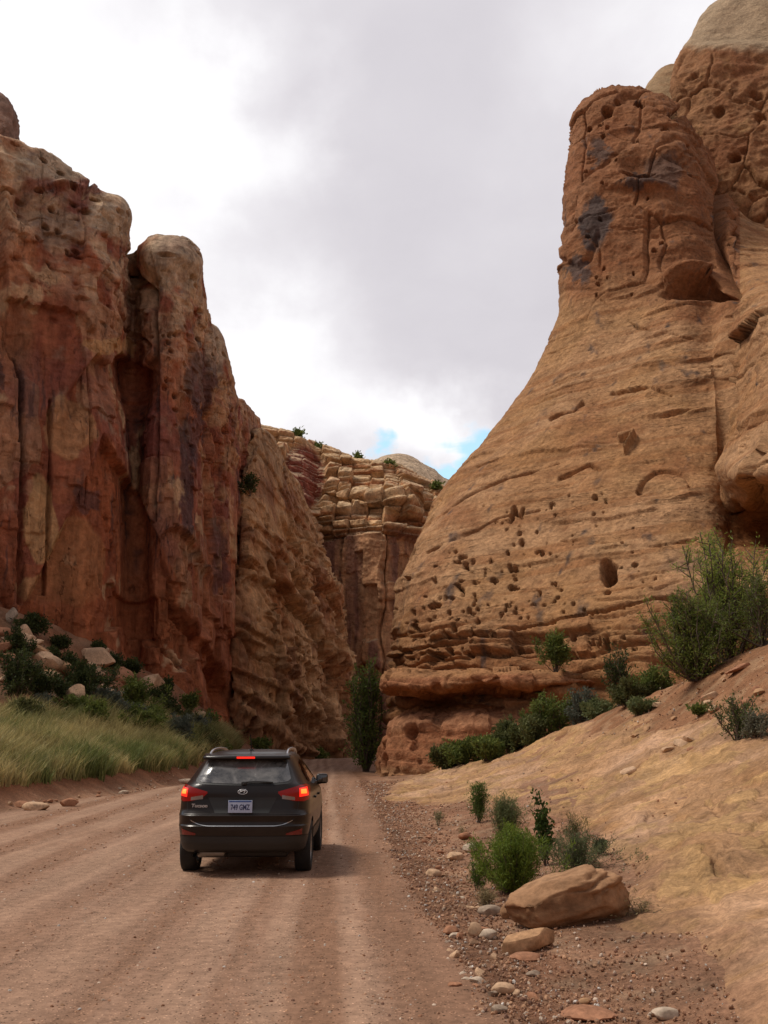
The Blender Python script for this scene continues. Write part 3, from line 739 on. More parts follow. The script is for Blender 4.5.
# small pale dome peeping out between the two
dm = [[(700,150,125),(700,110,125),(705,84,126),(712,60,128)], [(655,150,112),(650,110,112),(652,88,114),(668,70,120)], [(648,150,106),(645,110,106),(650,84,109),(672,67,116)], [(680,150,104),(678,110,104),(680,85,107),(690,66,114)], [(740,150,104),(740,110,104),(740,85,107),(740,60,114)]]
ctrl_d = np.array([col_pts(c) + [W(*c[-1]) + np.array([3, 14, -1]), W(*c[-1]) + np.array([3, 18, -14])] for c in dm]).transpose(1, 0, 2)
cliff('pale_dome', ctrl_d, [8, 10, 14, 10], [8, 16, 16, 6, 4], M['tan'], lambda P, px, py: .3 * fbm(P * .3, 4, 130), lambda P, px, py, N, d: cmix(np.tile([[.40, .27, .16]], (len(P), 1)), (.30, .18, .10), sstep(0, .4, fbm(P * .5, 4, 131))))

# ---- left cliff: vertical red wall with pillars
def wall_col(pxb, Yb, pxt, pyt, Yt, bulge=0.0, over=3.0):
    base = W(pxb, 735, Yb); base[2] = -1.5
    top = W(pxt, pyt, Yt)
    pts = [base]
    for t in (.12, .3, .5, .68, .82, .92):
        p = base + (top - base) * t; p[1] -= bulge * math.sin(math.pi * t); pts.append(p)
    pts.append(top)
    pts.append(top + np.array([-1.0, over * .8, .25])); pts.append(top + np.array([-4, over * 2.5, -1.0])); pts.append(top + np.array([-12, 30, -14]))
    return pts
lw = [wall_col(-420, 42, -420, -60, 47), wall_col(-120, 48, -140, 60, 54), wall_col(-15, 54.5, -18, 132, 59), wall_col(28, 57, 24, 146, 61), wall_col(62, 58, 56, 160, 62.5), wall_col(98, 60, 96, 189, 64, .6),
      wall_col(122, 62, 117, 204, 66), wall_col(133, 65, 127, 224, 70), wall_col(140, 67.5, 133, 254, 74), wall_col(150, 66.5, 141, 246, 71), wall_col(170, 67, 160, 236, 70.5, .8), wall_col(192, 69, 187, 243, 72, .8),
      wall_col(209, 72, 204, 282, 75), wall_col(219, 77, 207, 322, 80), wall_col(229, 80, 219, 333, 83), wall_col(238, 84, 229, 372, 87), wall_col(243, 89, 234, 396, 92), wall_col(247, 95, 246, 405, 98), wall_col(238, 108, 252, 428, 112), wall_col(150, 130, 150, 420, 130)]
ctrl_w = np.array(lw).transpose(1, 0, 2)
def disp_left(P, px, py):
    wrp = fbm(P * .06, 3, 140)[:, None] * 1.2
    f1, f2, cid = voronoi(S3(P, .17, .17, .045) + wrp, 21)
    g1, g2, gid = voronoi(S3(P, .42, .42, .16) + wrp * 1.5, 22)
    rough = sstep(430, 250, py - (px - 100) * .9)              # upper / right parts weather into knobs
    rough = np.clip(rough + sstep(170, 230, px) * .6 * sstep(560, 420, py), 0, 1)
    flat = 1 - rough
    u = P[:, 0] * .62 + P[:, 1] * .78
    skyl = np.interp(px, [0, 50, 100, 122, 133, 141, 175, 187, 205, 210, 222, 232, 246], [135, 157, 192, 210, 250, 245, 240, 246, 285, 320, 333, 378, 405])
    crest = .12 + .88 * sstep(2, 40, py - skyl)
    b1, eu1, ez1 = blocks(u, P[:, 2], 7.5, 26, 61, .35); b2, eu2, ez2 = blocks(u, P[:, 2], 3.6, 10, 62, .35); b3, eu3, ez3 = blocks(u, P[:, 2], 1.3, 3.2, 63, .3)
    m3 = sstep(-.05, .1, fbm(P * .12, 3, 64))
    b4, eu4, ez4 = blocks(u, P[:, 2], .7, 1.1, 66, .3); m4 = sstep(.02, .12, fbm(P * .18, 3, 57))
    d = .6 * fbm(P * .05, 4, 141) * crest + crest * (1.0 * (b1 - .5) + .75 * (b2 - .5) * (b2 > .4) + .42 * m3 * (b3 - .5) + .25 * m4 * (b4 - .5))
    d -= .30 * sstep(.12, 0, eu1) * (b1 > .4) + .14 * sstep(.08, 0, eu2) * (b2 > .6) + .12 * sstep(.12, 0, ez2) * (b2 > .6)
    d += rough * (.3 + .7 * crest) * (.55 * fbm(P * .28, 5, 142, ridged=True) + .3 * fbm(P * .8, 4, 143)) + flat * .08 * fbm(P * .9, 5, 144)
    h1, h2, hid = voronoi(S3(P, .75, .75, 1.3) + wrp * 2, 23)
    d -= rough * .8 * sstep(.36, .12, h1) * (hid > .5)
    # caps: rounded pale tops bulge out
    d += 1.2 * ell(px, py, 172, 262, 40, 30) + .9 * ell(px, py, 110, 215, 30, 26)
    d -= 1.8 * ell(px, py, 150, 292, 14, 26)
    # sharp brows and alcoves
    for cx, cy, rx, ry_, dp in ((20, 210, 22, 26, -1.2), (15, 330, 12, 40, -1.0), (219, 692, 13, 32, -4.2), (40, 616, 12, 8, -.8), (60, 190, 30, 8, .9)):
        d += dp * ell(px, py, cx, cy, rx, ry_)
    for ln, wd, dp in (([(150, 290), (155, 340), (156, 420), (153, 520)], 4.5, 1.8), ([(50, 400), (50, 480), (48, 590)], 3, 1.0), ([(96, 360), (92, 420), (93, 500)], 3, .8), ([(0, 560), (14, 610)], 6, 1.2),
                       ([(130, 255), (138, 280), (150, 300)], 6, 1.6), ([(28, 222), (75, 226)], 2, .5), ([(75, 170), (95, 176), (82, 200)], 3, .7), ([(215, 340), (210, 420), (216, 520), (222, 600)], 4, 1.1),
                       ([(185, 600), (205, 640), (212, 700)], 4, 1.0), ([(148, 620), (165, 635), (172, 650)], 3, .8), ([(175, 650), (186, 665), (190, 680)], 3, .8), ([(0, 300), (20, 380), (24, 600)], 4, 1.2), ([(118, 300), (128, 330), (148, 345)], 3, .8)):
        d -= .6 * dp * sstep(wd, 0, segd(px, py, ln) + 3.5 * fbm(P * .3, 4, 145))
    # overhanging brow with two shallow alcoves beneath it
    brow = np.interp(px, [60, 80, 100, 112, 125, 140, 152, 160], [400, 372, 350, 362, 352, 366, 350, 356]) + 4 * fbm(P * .35, 4, 67)
    d -= .8 * sstep(0, 4, py - brow) * sstep(75, 10, py - brow) * sstep(62, 74, px) * sstep(158, 150, px)
    # arch-shaped scar: the rock inside has fallen
    arch = (np.hypot((px - 178) / 36, (py - 600) / 75) < 1) & (py < 620)
    d -= .7 * sstep(1.0, .93, np.hypot((px - 178) / 36, (py - 600) / 75)) * (px > 148)
    tri = sstep(0, 6, (py - 430) - np.abs(px - 108) * 2.1) * sstep(720, 640, py)
    d -= .7 * tri
    d += .03 * fbm(P * 3, 3, 146)
    return d
def col_left(P, px, py, N, d):
    u = P[:, 0] * .62 + P[:, 1] * .78; b_a, _e, _f = blocks(u, P[:, 2], 3.6, 10, 62, .35); b_b, _e, _f = blocks(u, P[:, 2], 1.3, 3.2, 63, .3)
    n = fbm(P * .09, 5, 150); n2 = fbm(P * .45, 5, 151); st = fbm(S3(P, .7, .7, .05), 5, 152); st2 = fbm(S3(P, .22, .22, .03), 4, 153)
    c = np.tile([[.34, .128, .075]], (len(P), 1))
    c = cmix(c, (.22, .075, .048), sstep(-.05, .35, st) * .8)
    c = cmix(c, (.42, .25, .15), ((b_a > .62) & (fbm(P * .12, 3, 56) > -.05)) * .6); c = cmix(c, (.24, .085, .065), (b_b > .7) * .45)
    c = cmix(c, (.40, .20, .11), sstep(.0, .3, st2) * .55); c = cmix(c, (.22, .085, .075), sstep(.05, .3, n) * .6)
    # paler tan tops and knobs
    top = sstep(330, 215, py - (px - 60) * .75 + 30 * n2)
    c = cmix(c, (.54, .38, .25), top * sstep(-.35, .15, n2) * .9)
    c = cmix(c, (.46, .28, .16), sstep(.0, .3, n2 + .5 * d * .3) * sstep(150, 210, px) * sstep(640, 480, py) * .7)
    for cx, cy, rx, ry_ in ((177, 258, 44, 48), (110, 212, 34, 34), (60, 165, 70, 24), (215, 350, 16, 40)):
        c = cmix(c, (.46, .36, .26), sstep(.05, .4, ell(px, py, cx, cy, rx, ry_) + .3 * n2) * .75)
    # pale tan panels where slabs have fallen
    w = 14 * n2
    for pts, a in (((75, 560, 38, 60), .9), ((40, 520, 20, 60), .7), ((70, 430, 34, 40), .45), ((110, 345, 34, 14), .6), ((60, 590, 60, 22), .6)):
        c = cmix(c, (.52, .32, .16), sstep(.12, .22, ell(px + w, py + w, *pts)) * a)
    # orange clean rock in the scar and lower wall
    tri = sstep(0, 6, (py - 430) - np.abs(px - 108) * 2.1)
    c = cmix(c, (.33, .115, .06), tri * .7)
    c = cmix(c, (.32, .12, .062), sstep(560, 640, py) * .6)
    # dark purple varnish
    for cx, cy, rx, ry_, a in ((200, 380, 26, 50, .7), (185, 480, 14, 90, .75), (218, 560, 12, 70, .6), (88, 500, 22, 20, .6), (60, 230, 40, 30, .35), (195, 430, 12, 60, .7), (30, 380, 20, 60, .3)):
        c = cmix(c, (.085, .055, .058), sstep(.2, .55, ell(px + w, py + 2 * w, cx, cy, rx, ry_) + .4 * st) * a)
    thin = fbm(S3(P, 2.4, 2.4, .07), 4, 155); msk = sstep(-.05, .25, fbm(P * .13, 3, 156))
    c = cmix(c, (.085, .05, .045), sstep(.08, .25, thin) * msk * .75 * (1 - .7 * top))
    c = cmix(c, (.50, .33, .20), sstep(.18, .3, fbm(P * .33, 5, 157)) * sstep(.0, .15, fbm(P * .1, 3, 158)) * .8)
    c = cmix(c, (.22, .17, .15), sstep(.15, .5, fbm(P * 1.3, 4, 154)) * top * .6)
    return c
cliff('left_cliff', ctrl_w, [8, 16, 56, 44, 44, 50, 36, 20, 16, 26, 38, 42, 32, 24, 26, 26, 22, 20, 8], [30, 120, 130, 120, 110, 84, 56, 18, 14, 6], M['cliff'], disp_left, col_left, nblur=2)
# little knob on the skyline at the far left
kb = [[W(-60, 170, 70), W(-60, 95, 70), W(-60, 80, 72)], [W(-20, 170, 66), W(-18, 100, 67), W(-15, 88, 70)], [W(12, 170, 66), W(8, 112, 67), W(3, 97, 70)], [W(16, 170, 68), W(15, 118, 69), W(5, 98, 72)], [W(16, 170, 76), W(14, 118, 76), W(4, 99, 76)], [W(-20, 170, 84), W(-20, 100, 84), W(-18, 96, 84)]]
ctrl_k = np.array([c + [np.array([c[-1][0] - 3, 76, c[-1][2]]), ] for c in kb]).transpose(1, 0, 2)
cliff('rock_knob', ctrl_k, [6, 14, 14, 10, 6], [26, 12, 8], M['cliff'], lambda P, px, py: .35 * fbm(P * .6, 4, 160) + .2 * fbm(S3(P, .1, .1, 1.5), 3, 161), lambda P, px, py, N, d: cmix(np.tile([[.25, .15, .11]], (len(P), 1)), (.15, .08, .06), sstep(0, .3, fbm(S3(P, .3, .3, 2), 4, 162))))

# ---- pitted wall further along the left side
def slope_col(pts, back=(-6, 18, -3)):
    p = [W(*q) for q in pts]; p[0][2] = -1.5
    t = p[-1]
    return p + [t + np.array([-1.2, 4, .2]), t + np.array(back), t + np.array([back[0] * 2, back[1] * 2, -20])]
pw = [slope_col([(205, 750, 92), (208, 700, 92), (214, 640, 92.5), (222, 580, 93), (230, 520, 95), (238, 470, 97), (246, 446, 99), (250, 434, 101)]),
      slope_col([(232, 750, 82), (230, 700, 82.5), (232, 640, 83.5), (236, 580, 86), (240, 520, 89), (246, 470, 93), (252, 442, 96), (256, 430, 99)]),
      slope_col([(255, 752, 85), (256, 700, 85.5), (256, 640, 87), (258, 580, 89.5), (260, 520, 93), (262, 470, 96.5), (264, 442, 100), (264, 434, 102)]),
      slope_col([(282, 755, 90), (283, 700, 90.5), (281, 640, 92), (278, 580, 94.5), (276, 520, 98), (275, 480, 101), (274, 452, 104), (273, 444, 106)]),
      slope_col([(308, 755, 96), (308, 705, 96.5), (303, 645, 98), (297, 590, 100.5), (292, 535, 103), (288, 500, 106), (283, 470, 108), (280, 456, 110)]),
      slope_col([(332, 755, 103), (332, 710, 103.5), (326, 660, 104.5), (318, 610, 106), (308, 560, 108), (300, 525, 110), (292, 492, 112), (286, 470, 113)]),
      slope_col([(350, 755, 110), (350, 715, 110.5), (346, 675, 111), (338, 630, 112), (325, 580, 113), (313, 540, 114), (301, 505, 115), (292, 480, 117)]),
      slope_col([(356, 755, 118), (355, 715, 118), (352, 675, 118.5), (345, 630, 119), (331, 580, 120), (318, 540, 120.5), (305, 505, 121), (295, 482, 122)]),
      slope_col([(340, 750, 138), (340, 715, 138), (338, 675, 138), (330, 630, 138), (318, 580, 138), (306, 540, 138), (295, 505, 138), (285, 485, 138)])]
ctrl_p = np.array(pw).transpose(1, 0, 2)
def disp_pitted(P, px, py):
    w = fbm(P * .12, 3, 170)[:, None] * 1.5
    f1, f2, cid = voronoi(S3(P, .24, .24, .22) + w, 31); g1, g2, gid = voronoi(S3(P, .34, .34, .5) + w * 1.5, 32)
    h1, h2, hid = voronoi(S3(P, .8, .8, 1.2) + w * 3, 33)
    uu = P[:, 0] * .35 + P[:, 1] * .9; pb, pe, pz = blocks(uu, P[:, 2] + .5 * uu, 13, 8, 77, .5); pb2, pe2, pz2 = blocks(uu, P[:, 2] - .3 * uu, 4.5, 6, 78, .5)
    mk = sstep(-.2, .05, fbm(P * .10, 3, 174))
    d = 1.8 * fbm(P * .06, 5, 171) + .35 * fbm(P * .35, 5, 172, ridged=True) + 1.8 * (pb - .5) + .9 * (pb2 - .5) - .5 * sstep(.3, 0, pz) - .4 * sstep(.25, 0, pe2)
    d -= mk * (2.4 * sstep(.40, .22, g1) * (gid > .55) + 1.6 * sstep(.36, .2, h1) * (hid > .5))
    dip = P[:, 2] + .6 * P[:, 0]
    bdp = fbm(np.stack([P[:, 0] * .05, P[:, 1] * .05, dip * .7], 1), 5, 173); d += .3 * bdp + .35 * sstep(.1, .13, bdp)
    d -= 1.8 * sstep(7, 0, segd(px, py, [(252, 440), (248, 480), (238, 530), (236, 560)]))
    d -= 1.5 * sstep(.55, .75, fbm(P * .16 + 9, 4, 52) * 1.6 + .4) * sstep(520, 600, py)
    d *= lerp(.35, 1, sstep(500, 560, py))
    d -= 2.5 * ell(px, py, 222, 690, 14, 26)
    return d
def col_pitted(P, px, py, N, d):
    n = fbm(P * .12, 5, 175); n2 = fbm(P * .6, 5, 176)
    c = np.tile([[.44, .265, .145]], (len(P), 1))
    c = cmix(c, (.31, .145, .072), sstep(-.1, .2, n)); c = cmix(c, (.52, .34, .20), sstep(.05, .4, n2) * .7)
    c = cmix(c, (.19, .085, .052), sstep(.05, .3, fbm(P * .2 + 3, 4, 53)) * .65)
    c = cmix(c, (.42, .29, .18), sstep(500, 455, py) * .6)
    c = cmix(c, (.22, .09, .05), sstep(20, 0, px - 236 + 10 * n2) * sstep(480, 600, py) * .5)
    c = cmix(c, (.20, .09, .05), sstep(690, 740, py) * .45)
    return c
cliff('pitted_cliff', ctrl_p, [18, 34, 50, 50, 44, 36, 18, 10], [30, 50, 60, 60, 60, 44, 24, 8, 6, 4], M['cliff'], disp_pitted, col_pitted, nblur=2)

# ---- far layered cliff closing the gorge
def far_col(px, sk, Y=150, dz=0):
    # heights of the strata edges follow the skyline sk
    e = [(px, 740, Y), (px, 690, Y), (px, 640, Y + .5), (px, 590, Y + 1), (px, sk + 85, Y + 1.5), (px, sk + 60, Y + 2), (px, sk + 54, Y + 5), (px, sk + 42, Y + 6), (px, sk + 37, Y + 9), (px, sk + 24, Y + 11), (px, sk + 18, Y + 16), (px, sk + 4, Y + 18), (px, sk, Y + 22)]
    p = [W(*q) for q in e]; p[0][2] = -1.5
    return p + [p[-1] + np.array([0, 20, 1.0]), p[-1] + np.array([0, 60, -30])]
fw = [far_col(120, 385, 150), far_col(200, 400, 148), far_col(250, 424, 146), far_col(275, 430, 146), far_col(300, 437, 147), (far_col(316, 445, 152)), far_col(330, 450, 152), far_col(355, 458, 151), far_col(385, 463, 149), far_col(405, 470, 151), far_col(420, 478, 153), far_col(445, 488, 152), far_col(480, 492, 150), far_col(560, 500, 148)]
ctrl_f = np.array(fw).transpose(1, 0, 2)
def disp_far(P, px, py):
    w = fbm(P * .05, 3, 180)[:, None]
    f1, f2, cid = voronoi(S3(P, .10, .10, .03) + w, 41); g1, g2, gid = voronoi(S3(P, .22, .22, .4) + w * 2, 42)
    up = sstep(32.5, 34, P[:, 2] + 3 * w[:, 0])
    q = P[:, 2] * .42 + .6 * w[:, 0]; s = q - np.floor(q)
    b1, eu1, ez1 = blocks(P[:, 0], P[:, 2], 5, 40, 71); b2, eu2, ez2 = blocks(P[:, 0], P[:, 2], 2.2, 9, 72); b3, eu3, ez3 = blocks(P[:, 0], P[:, 2], 2.6, 1.25, 73, .25)
    d = 1.0 * fbm(P * .06, 4, 181) + (1 - up) * (2.6 * (b1 - .5) + 1.0 * (b2 - .5) - .8 * sstep(.2, 0, eu1) + .4 * fbm(S3(P, .4, .4, .06), 4, 182))
    d += up * (.9 * sstep(0, .2, s) * sstep(1, .9, s) + 2.6 * (b3 - .5) - .8 * sstep(.25, 0, ez3) - .5 * sstep(.2, 0, eu3) + .2 * fbm(P * .4, 5, 183))
    d *= 1 - .85 * sstep(.05, .2, ell(px, py, 303, 478, 30, 46))
    d *= sstep(-4, 14, py - np.interp(px, [200, 250, 300, 345, 400, 440, 480], [400, 424, 437, 456, 468, 488, 492])) * .8 + .2
    d += 2.0 * ell(px, py, 398, 505, 22, 14) - 2.4 * ell(px, py, 400, 522, 20, 8)
    return d + .2 * fbm(P * 1.2, 4, 184)
def col_far(P, px, py, N, d):
    w = fbm(P * .05, 3, 180)
    n = fbm(P * .15, 5, 185); st = fbm(S3(P, .3, .3, .02), 5, 186); bed = fbm(S3(P, .03, .03, .8), 5, 187)
    c = np.tile([[.42, .235, .135]], (len(P), 1))
    c = cmix(c, (.17, .085, .07), sstep(-.05, .25, st) * .8)
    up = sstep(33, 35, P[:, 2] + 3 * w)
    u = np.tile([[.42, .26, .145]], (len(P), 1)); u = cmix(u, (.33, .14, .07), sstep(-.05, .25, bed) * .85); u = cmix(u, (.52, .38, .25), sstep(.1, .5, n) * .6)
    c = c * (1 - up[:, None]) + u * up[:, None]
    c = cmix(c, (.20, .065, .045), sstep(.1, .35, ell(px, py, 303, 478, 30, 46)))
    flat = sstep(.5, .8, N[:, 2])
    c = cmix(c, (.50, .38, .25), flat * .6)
    return c
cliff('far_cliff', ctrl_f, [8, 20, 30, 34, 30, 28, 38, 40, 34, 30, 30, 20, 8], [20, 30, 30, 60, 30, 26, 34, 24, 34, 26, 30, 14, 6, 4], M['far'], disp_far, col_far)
fd = []
for px, sk in ((330, 505), (355, 478), (375, 462), (395, 456), (415, 460), (432, 470), (448, 481), (470, 488), (540, 500)):
    p = [W(px, 520, 290), W(px, 500, 292), W(px, sk + 8, 305), W(px, sk, 330)]; fd.append(p + [p[-1] + np.array([0, 40, 0]), p[-1] + np.array([0, 120, -60])])
ctrl_fd = np.array(fd).transpose(1, 0, 2)
cliff('far_dome', ctrl_fd, [6, 10, 12, 12, 12, 12, 12, 8], [10, 20, 14, 6, 4], M['far'], lambda P, px, py: 1.2 * fbm(P * .06, 5, 190) + .8 * fbm(S3(P, .02, .02, .6), 4, 191),
      lambda P, px, py, N, d: cmix(np.tile([[.40, .30, .21]], (len(P), 1)), (.27, .20, .15), sstep(0, .3, fbm(S3(P, .03, .03, .7), 4, 192))))
# ------------------------------------------------------------------ locating things on the ground
def hit(px, py, ymin=4, ymax=150):
    d = direction(px, py); d = d / d[1]
    ys = np.concatenate([np.arange(ymin, 40, .04), np.arange(40, ymax, .2)])
    x = d[0] * ys; z = CAM_H + d[2] * ys
    g = H(x, ys) 
    i = np.argmax(z < g)
    if not (z < g).any(): i = len(ys) - 1
    return np.array([x[i], ys[i], g[i]])
def m_per_px(P): 
    return (P[1] * cp + (P[2] - CAM_H) * sp) / F_PX

# ------------------------------------------------------------------ rocks
def ico(sub):
    import bmesh
    bm = bmesh.new(); bmesh.ops.create_icosphere(bm, subdivisions=sub, radius=1.0)
    V = np.array([v.co[:] for v in bm.verts]); Fc = np.array([[v.index for v in f.verts] for f in bm.faces]); bm.free()
    return V, Fc
ICO = {k: ico(k) for k in (1, 2, 3, 4, 5)}
def rock_shape(sub, seed, size, planes=9, cut=.75, noise_amt=.06, flat=.0, nfreq=1.5):
    r = np.random.RandomState(seed); V, Fc = ICO[sub]; V = V.copy()
    for _ in range(planes):
        n = r.normal(size=3); n /= np.linalg.norm(n); dd = r.uniform(cut - .15, cut + .12)
        s = V @ n - dd; V = V - np.outer(np.maximum(s, 0) * .93, n)
    V = V * (1 + noise_amt * fbm(V * nfreq + seed * 1.3, 4, seed % 20))[:, None]
    V = V * np.array(size)[None, :] * .5
    V[:, 2] -= V[:, 2].min()
    return V, Fc
ROCKC = {'tan': (.46, .31, .205), 'red': (.31, .16, .10), 'pale': (.44, .35, .27), 'grey': (.30, .23, .175), 'orange': (.36, .215, .125)}
def rock_cols(V, base, seed, amt=.3):
    n = fbm(V * 3.0 / max(np.ptp(V[:, 0]), .05) + seed, 4, 3)
    c = np.tile([base], (len(V), 1)); return np.clip(c * (1 + amt * n)[:, None], .01, .9)
def add_rock(name, label, P, size, seed, col='tan', sub=3, rz=0, tilt=(0, 0), sink=.15, group=None, cat='rock', mat='stone', **kw):
    V, Fc = rock_shape(sub, seed, size, **kw)
    o = new_mesh(name, V, Fc, M[mat], smooth=True, attrs={'Col': rock_cols(V, ROCKC[col], seed)})
    try: o.data.set_sharp_from_angle(angle=math.radians(32))
    except Exception: pass
    o.location = (P[0], P[1], P[2] - size[2] * sink); o.rotation_euler = (tilt[0], tilt[1], rz)
    tag(o, label, cat, group); return o

# the big boulder: rounded, fluted along its upper right
def boulder():
    V, Fc = ICO[5]; V = V.copy()
    x, y, z = V[:, 0], V[:, 1], V[:, 2]
    V = np.sign(V) * np.abs(V) ** .68
    for nx, ny, nz, dd in ((-.55, -.45, .75, .70), (.25, -.75, .65, .84), (.85, -.5, .0, .84), (-.1, -.95, .0, .74), (-.35, -.1, .95, .72), (.5, -.1, .9, .98), (-.9, -.3, -.2, .86), (.3, -.8, -.6, .80)):
        nn_ = np.array([nx, ny, nz]); nn_ /= np.linalg.norm(nn_); sv = V @ nn_ - dd; V = V - np.outer(np.maximum(sv, 0) * .95, nn_)
    V[:, 0] *= .60; V[:, 1] *= .36; V[:, 2] *= .285
    top = V[:, 2] > 0
    V[:, 2] += .055 * sstep(-.6, .35, V[:, 0]) * top - .07 * sstep(-.2, -.6, V[:, 0]) * top
    V[:, 2] -= .07 * sstep(.45, .6, V[:, 0]) * top
    V[:, 0] += .06 * (V[:, 2] / .28) * sstep(0, .5, -V[:, 0])
    q = V * np.array([[1, 1, 1]])
    a = V[:, 2] - .32 * V[:, 0]
    fl = fbm(np.stack([q[:, 0] * .9, q[:, 1] * 1.5, a * 9], 1), 4, 7)
    m = sstep(-.25, .25, V[:, 0]) * .6 + .25
    nrm = V / (np.linalg.norm(V, axis=1)[:, None] + 1e-6)
    d = .075 * fl * m + .06 * fbm(q * 2.6, 5, 8) + .03 * fbm(q * 8, 5, 9)
    for z0, x0, x1, dp in ((.12, .0, .55, .05), (.02, -.02, .5, .06), (-.06, .1, .6, .03), (.2, .1, .5, .04)):
        d -= dp * np.exp(-((a - z0 + .02 * np.sin(x * 9)) / .014) ** 2) * sstep(x0 - .1, x0 + .1, V[:, 0]) * sstep(x1 + .1, x1 - .1, V[:, 0])
    V += nrm * d[:, None]
    V[:, 2] -= V[:, 2].min()
    c = np.tile([[.27, .155, .09]], (len(V), 1)); c = cmix(c, (.17, .085, .045), sstep(.0, .4, fl) * .5)
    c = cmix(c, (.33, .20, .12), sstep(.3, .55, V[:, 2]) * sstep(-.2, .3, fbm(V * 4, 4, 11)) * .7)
    P = hit(579, 930)
    o = new_mesh('boulder', V, Fc, M['boulder'], attrs={'Col': c})
    o.location = (P[0], P[1] + .34, P[2] - .05); o.rotation_euler = (0, math.radians(-2), math.radians(3))
    k = m_per_px(P) * 118 / 1.2; o.scale = (k * 1.09, k, k * .94)
    tag(o, 'big rounded tan boulder with fluted grooves, lying beside the green bush at the slope foot', 'boulder')
boulder()
def at(px, py): return hit(px, py)
def prock(px, py, w, h, label, col='tan', seed=1, depth=.8, rz=0., tilt=(0, 0), name='rock', sub=3, sink=.12, group=None, **kw):
    P = at(px, py); k = m_per_px(P)
    P = P + np.array([0, w * k * depth * .35, 0]); P[2] = Hs(P[0], P[1])
    return add_rock(name, label, P, (w * k * 1.08, w * k * depth, h * k * 1.2), seed, col, sub, rz, tilt, sink, group, cat='rock', **kw)
prock(530, 954, 84, 34, 'flat tan wedge of rock leaning in front of the big boulder', 'orange', 21, .45, math.radians(22), (math.radians(8), math.radians(-10)), 'rock_slab', 4, .25, planes=14, cut=.55)
prock(507, 920, 12, 16, 'small orange stone tucked against the left end of the big boulder', 'orange', 22)
prock(491, 917, 24, 10, 'rounded grey-green stone on the gravel left of the big boulder', 'grey', 23)
prock(489, 940, 20, 9, 'bright white stone in front of the grey-brown stone near the slab', 'pale', 24)
prock(475, 938, 15, 13, 'blocky tan stone standing left of the white stone', 'tan', 25)
prock(451, 936, 16, 8, 'dark angular stone, the leftmost of the row leading to the slab', 'red', 26)
prock(460, 940, 9, 6, 'small reddish stone between the dark angular stone and blocky tan stone', 'red', 27)
prock(472, 853, 20, 9, 'white flat stone left of the green bush', 'pale', 28)
prock(455, 861, 17, 9, 'pale tan stone lower left of the white flat stone', 'tan', 29)
prock(478, 874, 18, 12, 'pinkish pale block at the foot of the green bush', 'tan', 30)
prock(433, 877, 17, 8, 'tan stone alone on the verge by the road edge', 'tan', 31)
prock(466, 840, 14, 8, 'dark red stone behind the white flat stone', 'red', 32)
prock(503, 996, 25, 10, 'pale tan flat stone low on the gravel foreground', 'tan', 33)
prock(500, 1014, 17, 8, 'grey-white stone at the bottom edge of the gravel', 'grey', 34)
prock(668, 1022, 28, 10, 'white-grey stone at the bottom of the picture below the slope', 'pale', 35)
prock(586, 1006, 13, 6, 'small yellowish stone on the reddish foreground soil', 'orange', 36)
prock(533, 978, 15, 5, 'small blue-grey flat stone in the gravel foreground', 'grey', 37)
prock(527, 962, 32, 7, 'thin dark red slab lying below the leaning wedge', 'red', 38)
prock(592, 1023, 60, 9, 'long low brown slab cut by the bottom edge of the picture', 'red', 39)
prock(33, 812, 26, 11, 'largest pale stone at the foot of the grassy bank', 'tan', 40, sub=3)
prock(67, 808, 19, 9, 'brown stone just right of the largest pale stone by the bank', 'red', 41)
prock(20, 808, 18, 7, 'flat reddish stone left of the largest pale stone by the bank', 'red', 42)
prock(123, 795, 10, 5, 'small whitish stone on the road edge below the grass', 'pale', 43)
prock(184, 784, 16, 5, 'white flat stone at the grass edge beside the car', 'pale', 44)
prock(149, 694, 34, 26, 'big pale sloping block in the middle of the talus', 'tan', 51, .9, name='talus_boulder', planes=12, cut=.6)
prock(92, 668, 44, 20, 'broad pale slab high on the talus under the red wall', 'tan', 52, .7, name='talus_boulder', planes=12, cut=.55)
prock(118, 690, 30, 24, 'brown split block left of the big pale sloping block', 'red', 53, .9, name='talus_boulder', planes=12, cut=.6)
prock(40, 676, 36, 16, 'pale slab between dark shrubs at the left of the talus', 'tan', 54, .8, name='talus_boulder', planes=12, cut=.6)
prock(6, 672, 24, 20, 'dark red block at the left picture edge', 'red', 55, .8, name='talus_boulder', planes=12, cut=.6)
prock(9, 624, 14, 16, 'upright grey-brown block against the cliff foot', 'grey', 56, .9, name='talus_boulder', planes=12, cut=.6)
prock(20, 640, 20, 16, 'leaning tan block below the upright grey-brown block', 'tan', 57, .9, name='talus_boulder', planes=12, cut=.6)
prock(102, 657, 14, 8, 'small pale block on top of the broad pale slab', 'tan', 58, .9, name='talus_boulder', planes=10, cut=.6)
prock(538 + 175, 712 - 12, 30, 8, 'flat pinkish slab lying on the rubble slope below the tall bush', 'tan', 59, .7, math.radians(-30), (0, math.radians(-24)), 'rock_slab', planes=12, cut=.5)
prock(742, 672, 34, 8, 'long thin slab near the top of the rubble slope', 'red', 60, .7, 0, (0, math.radians(-22)), 'rock_slab', planes=12, cut=.5)

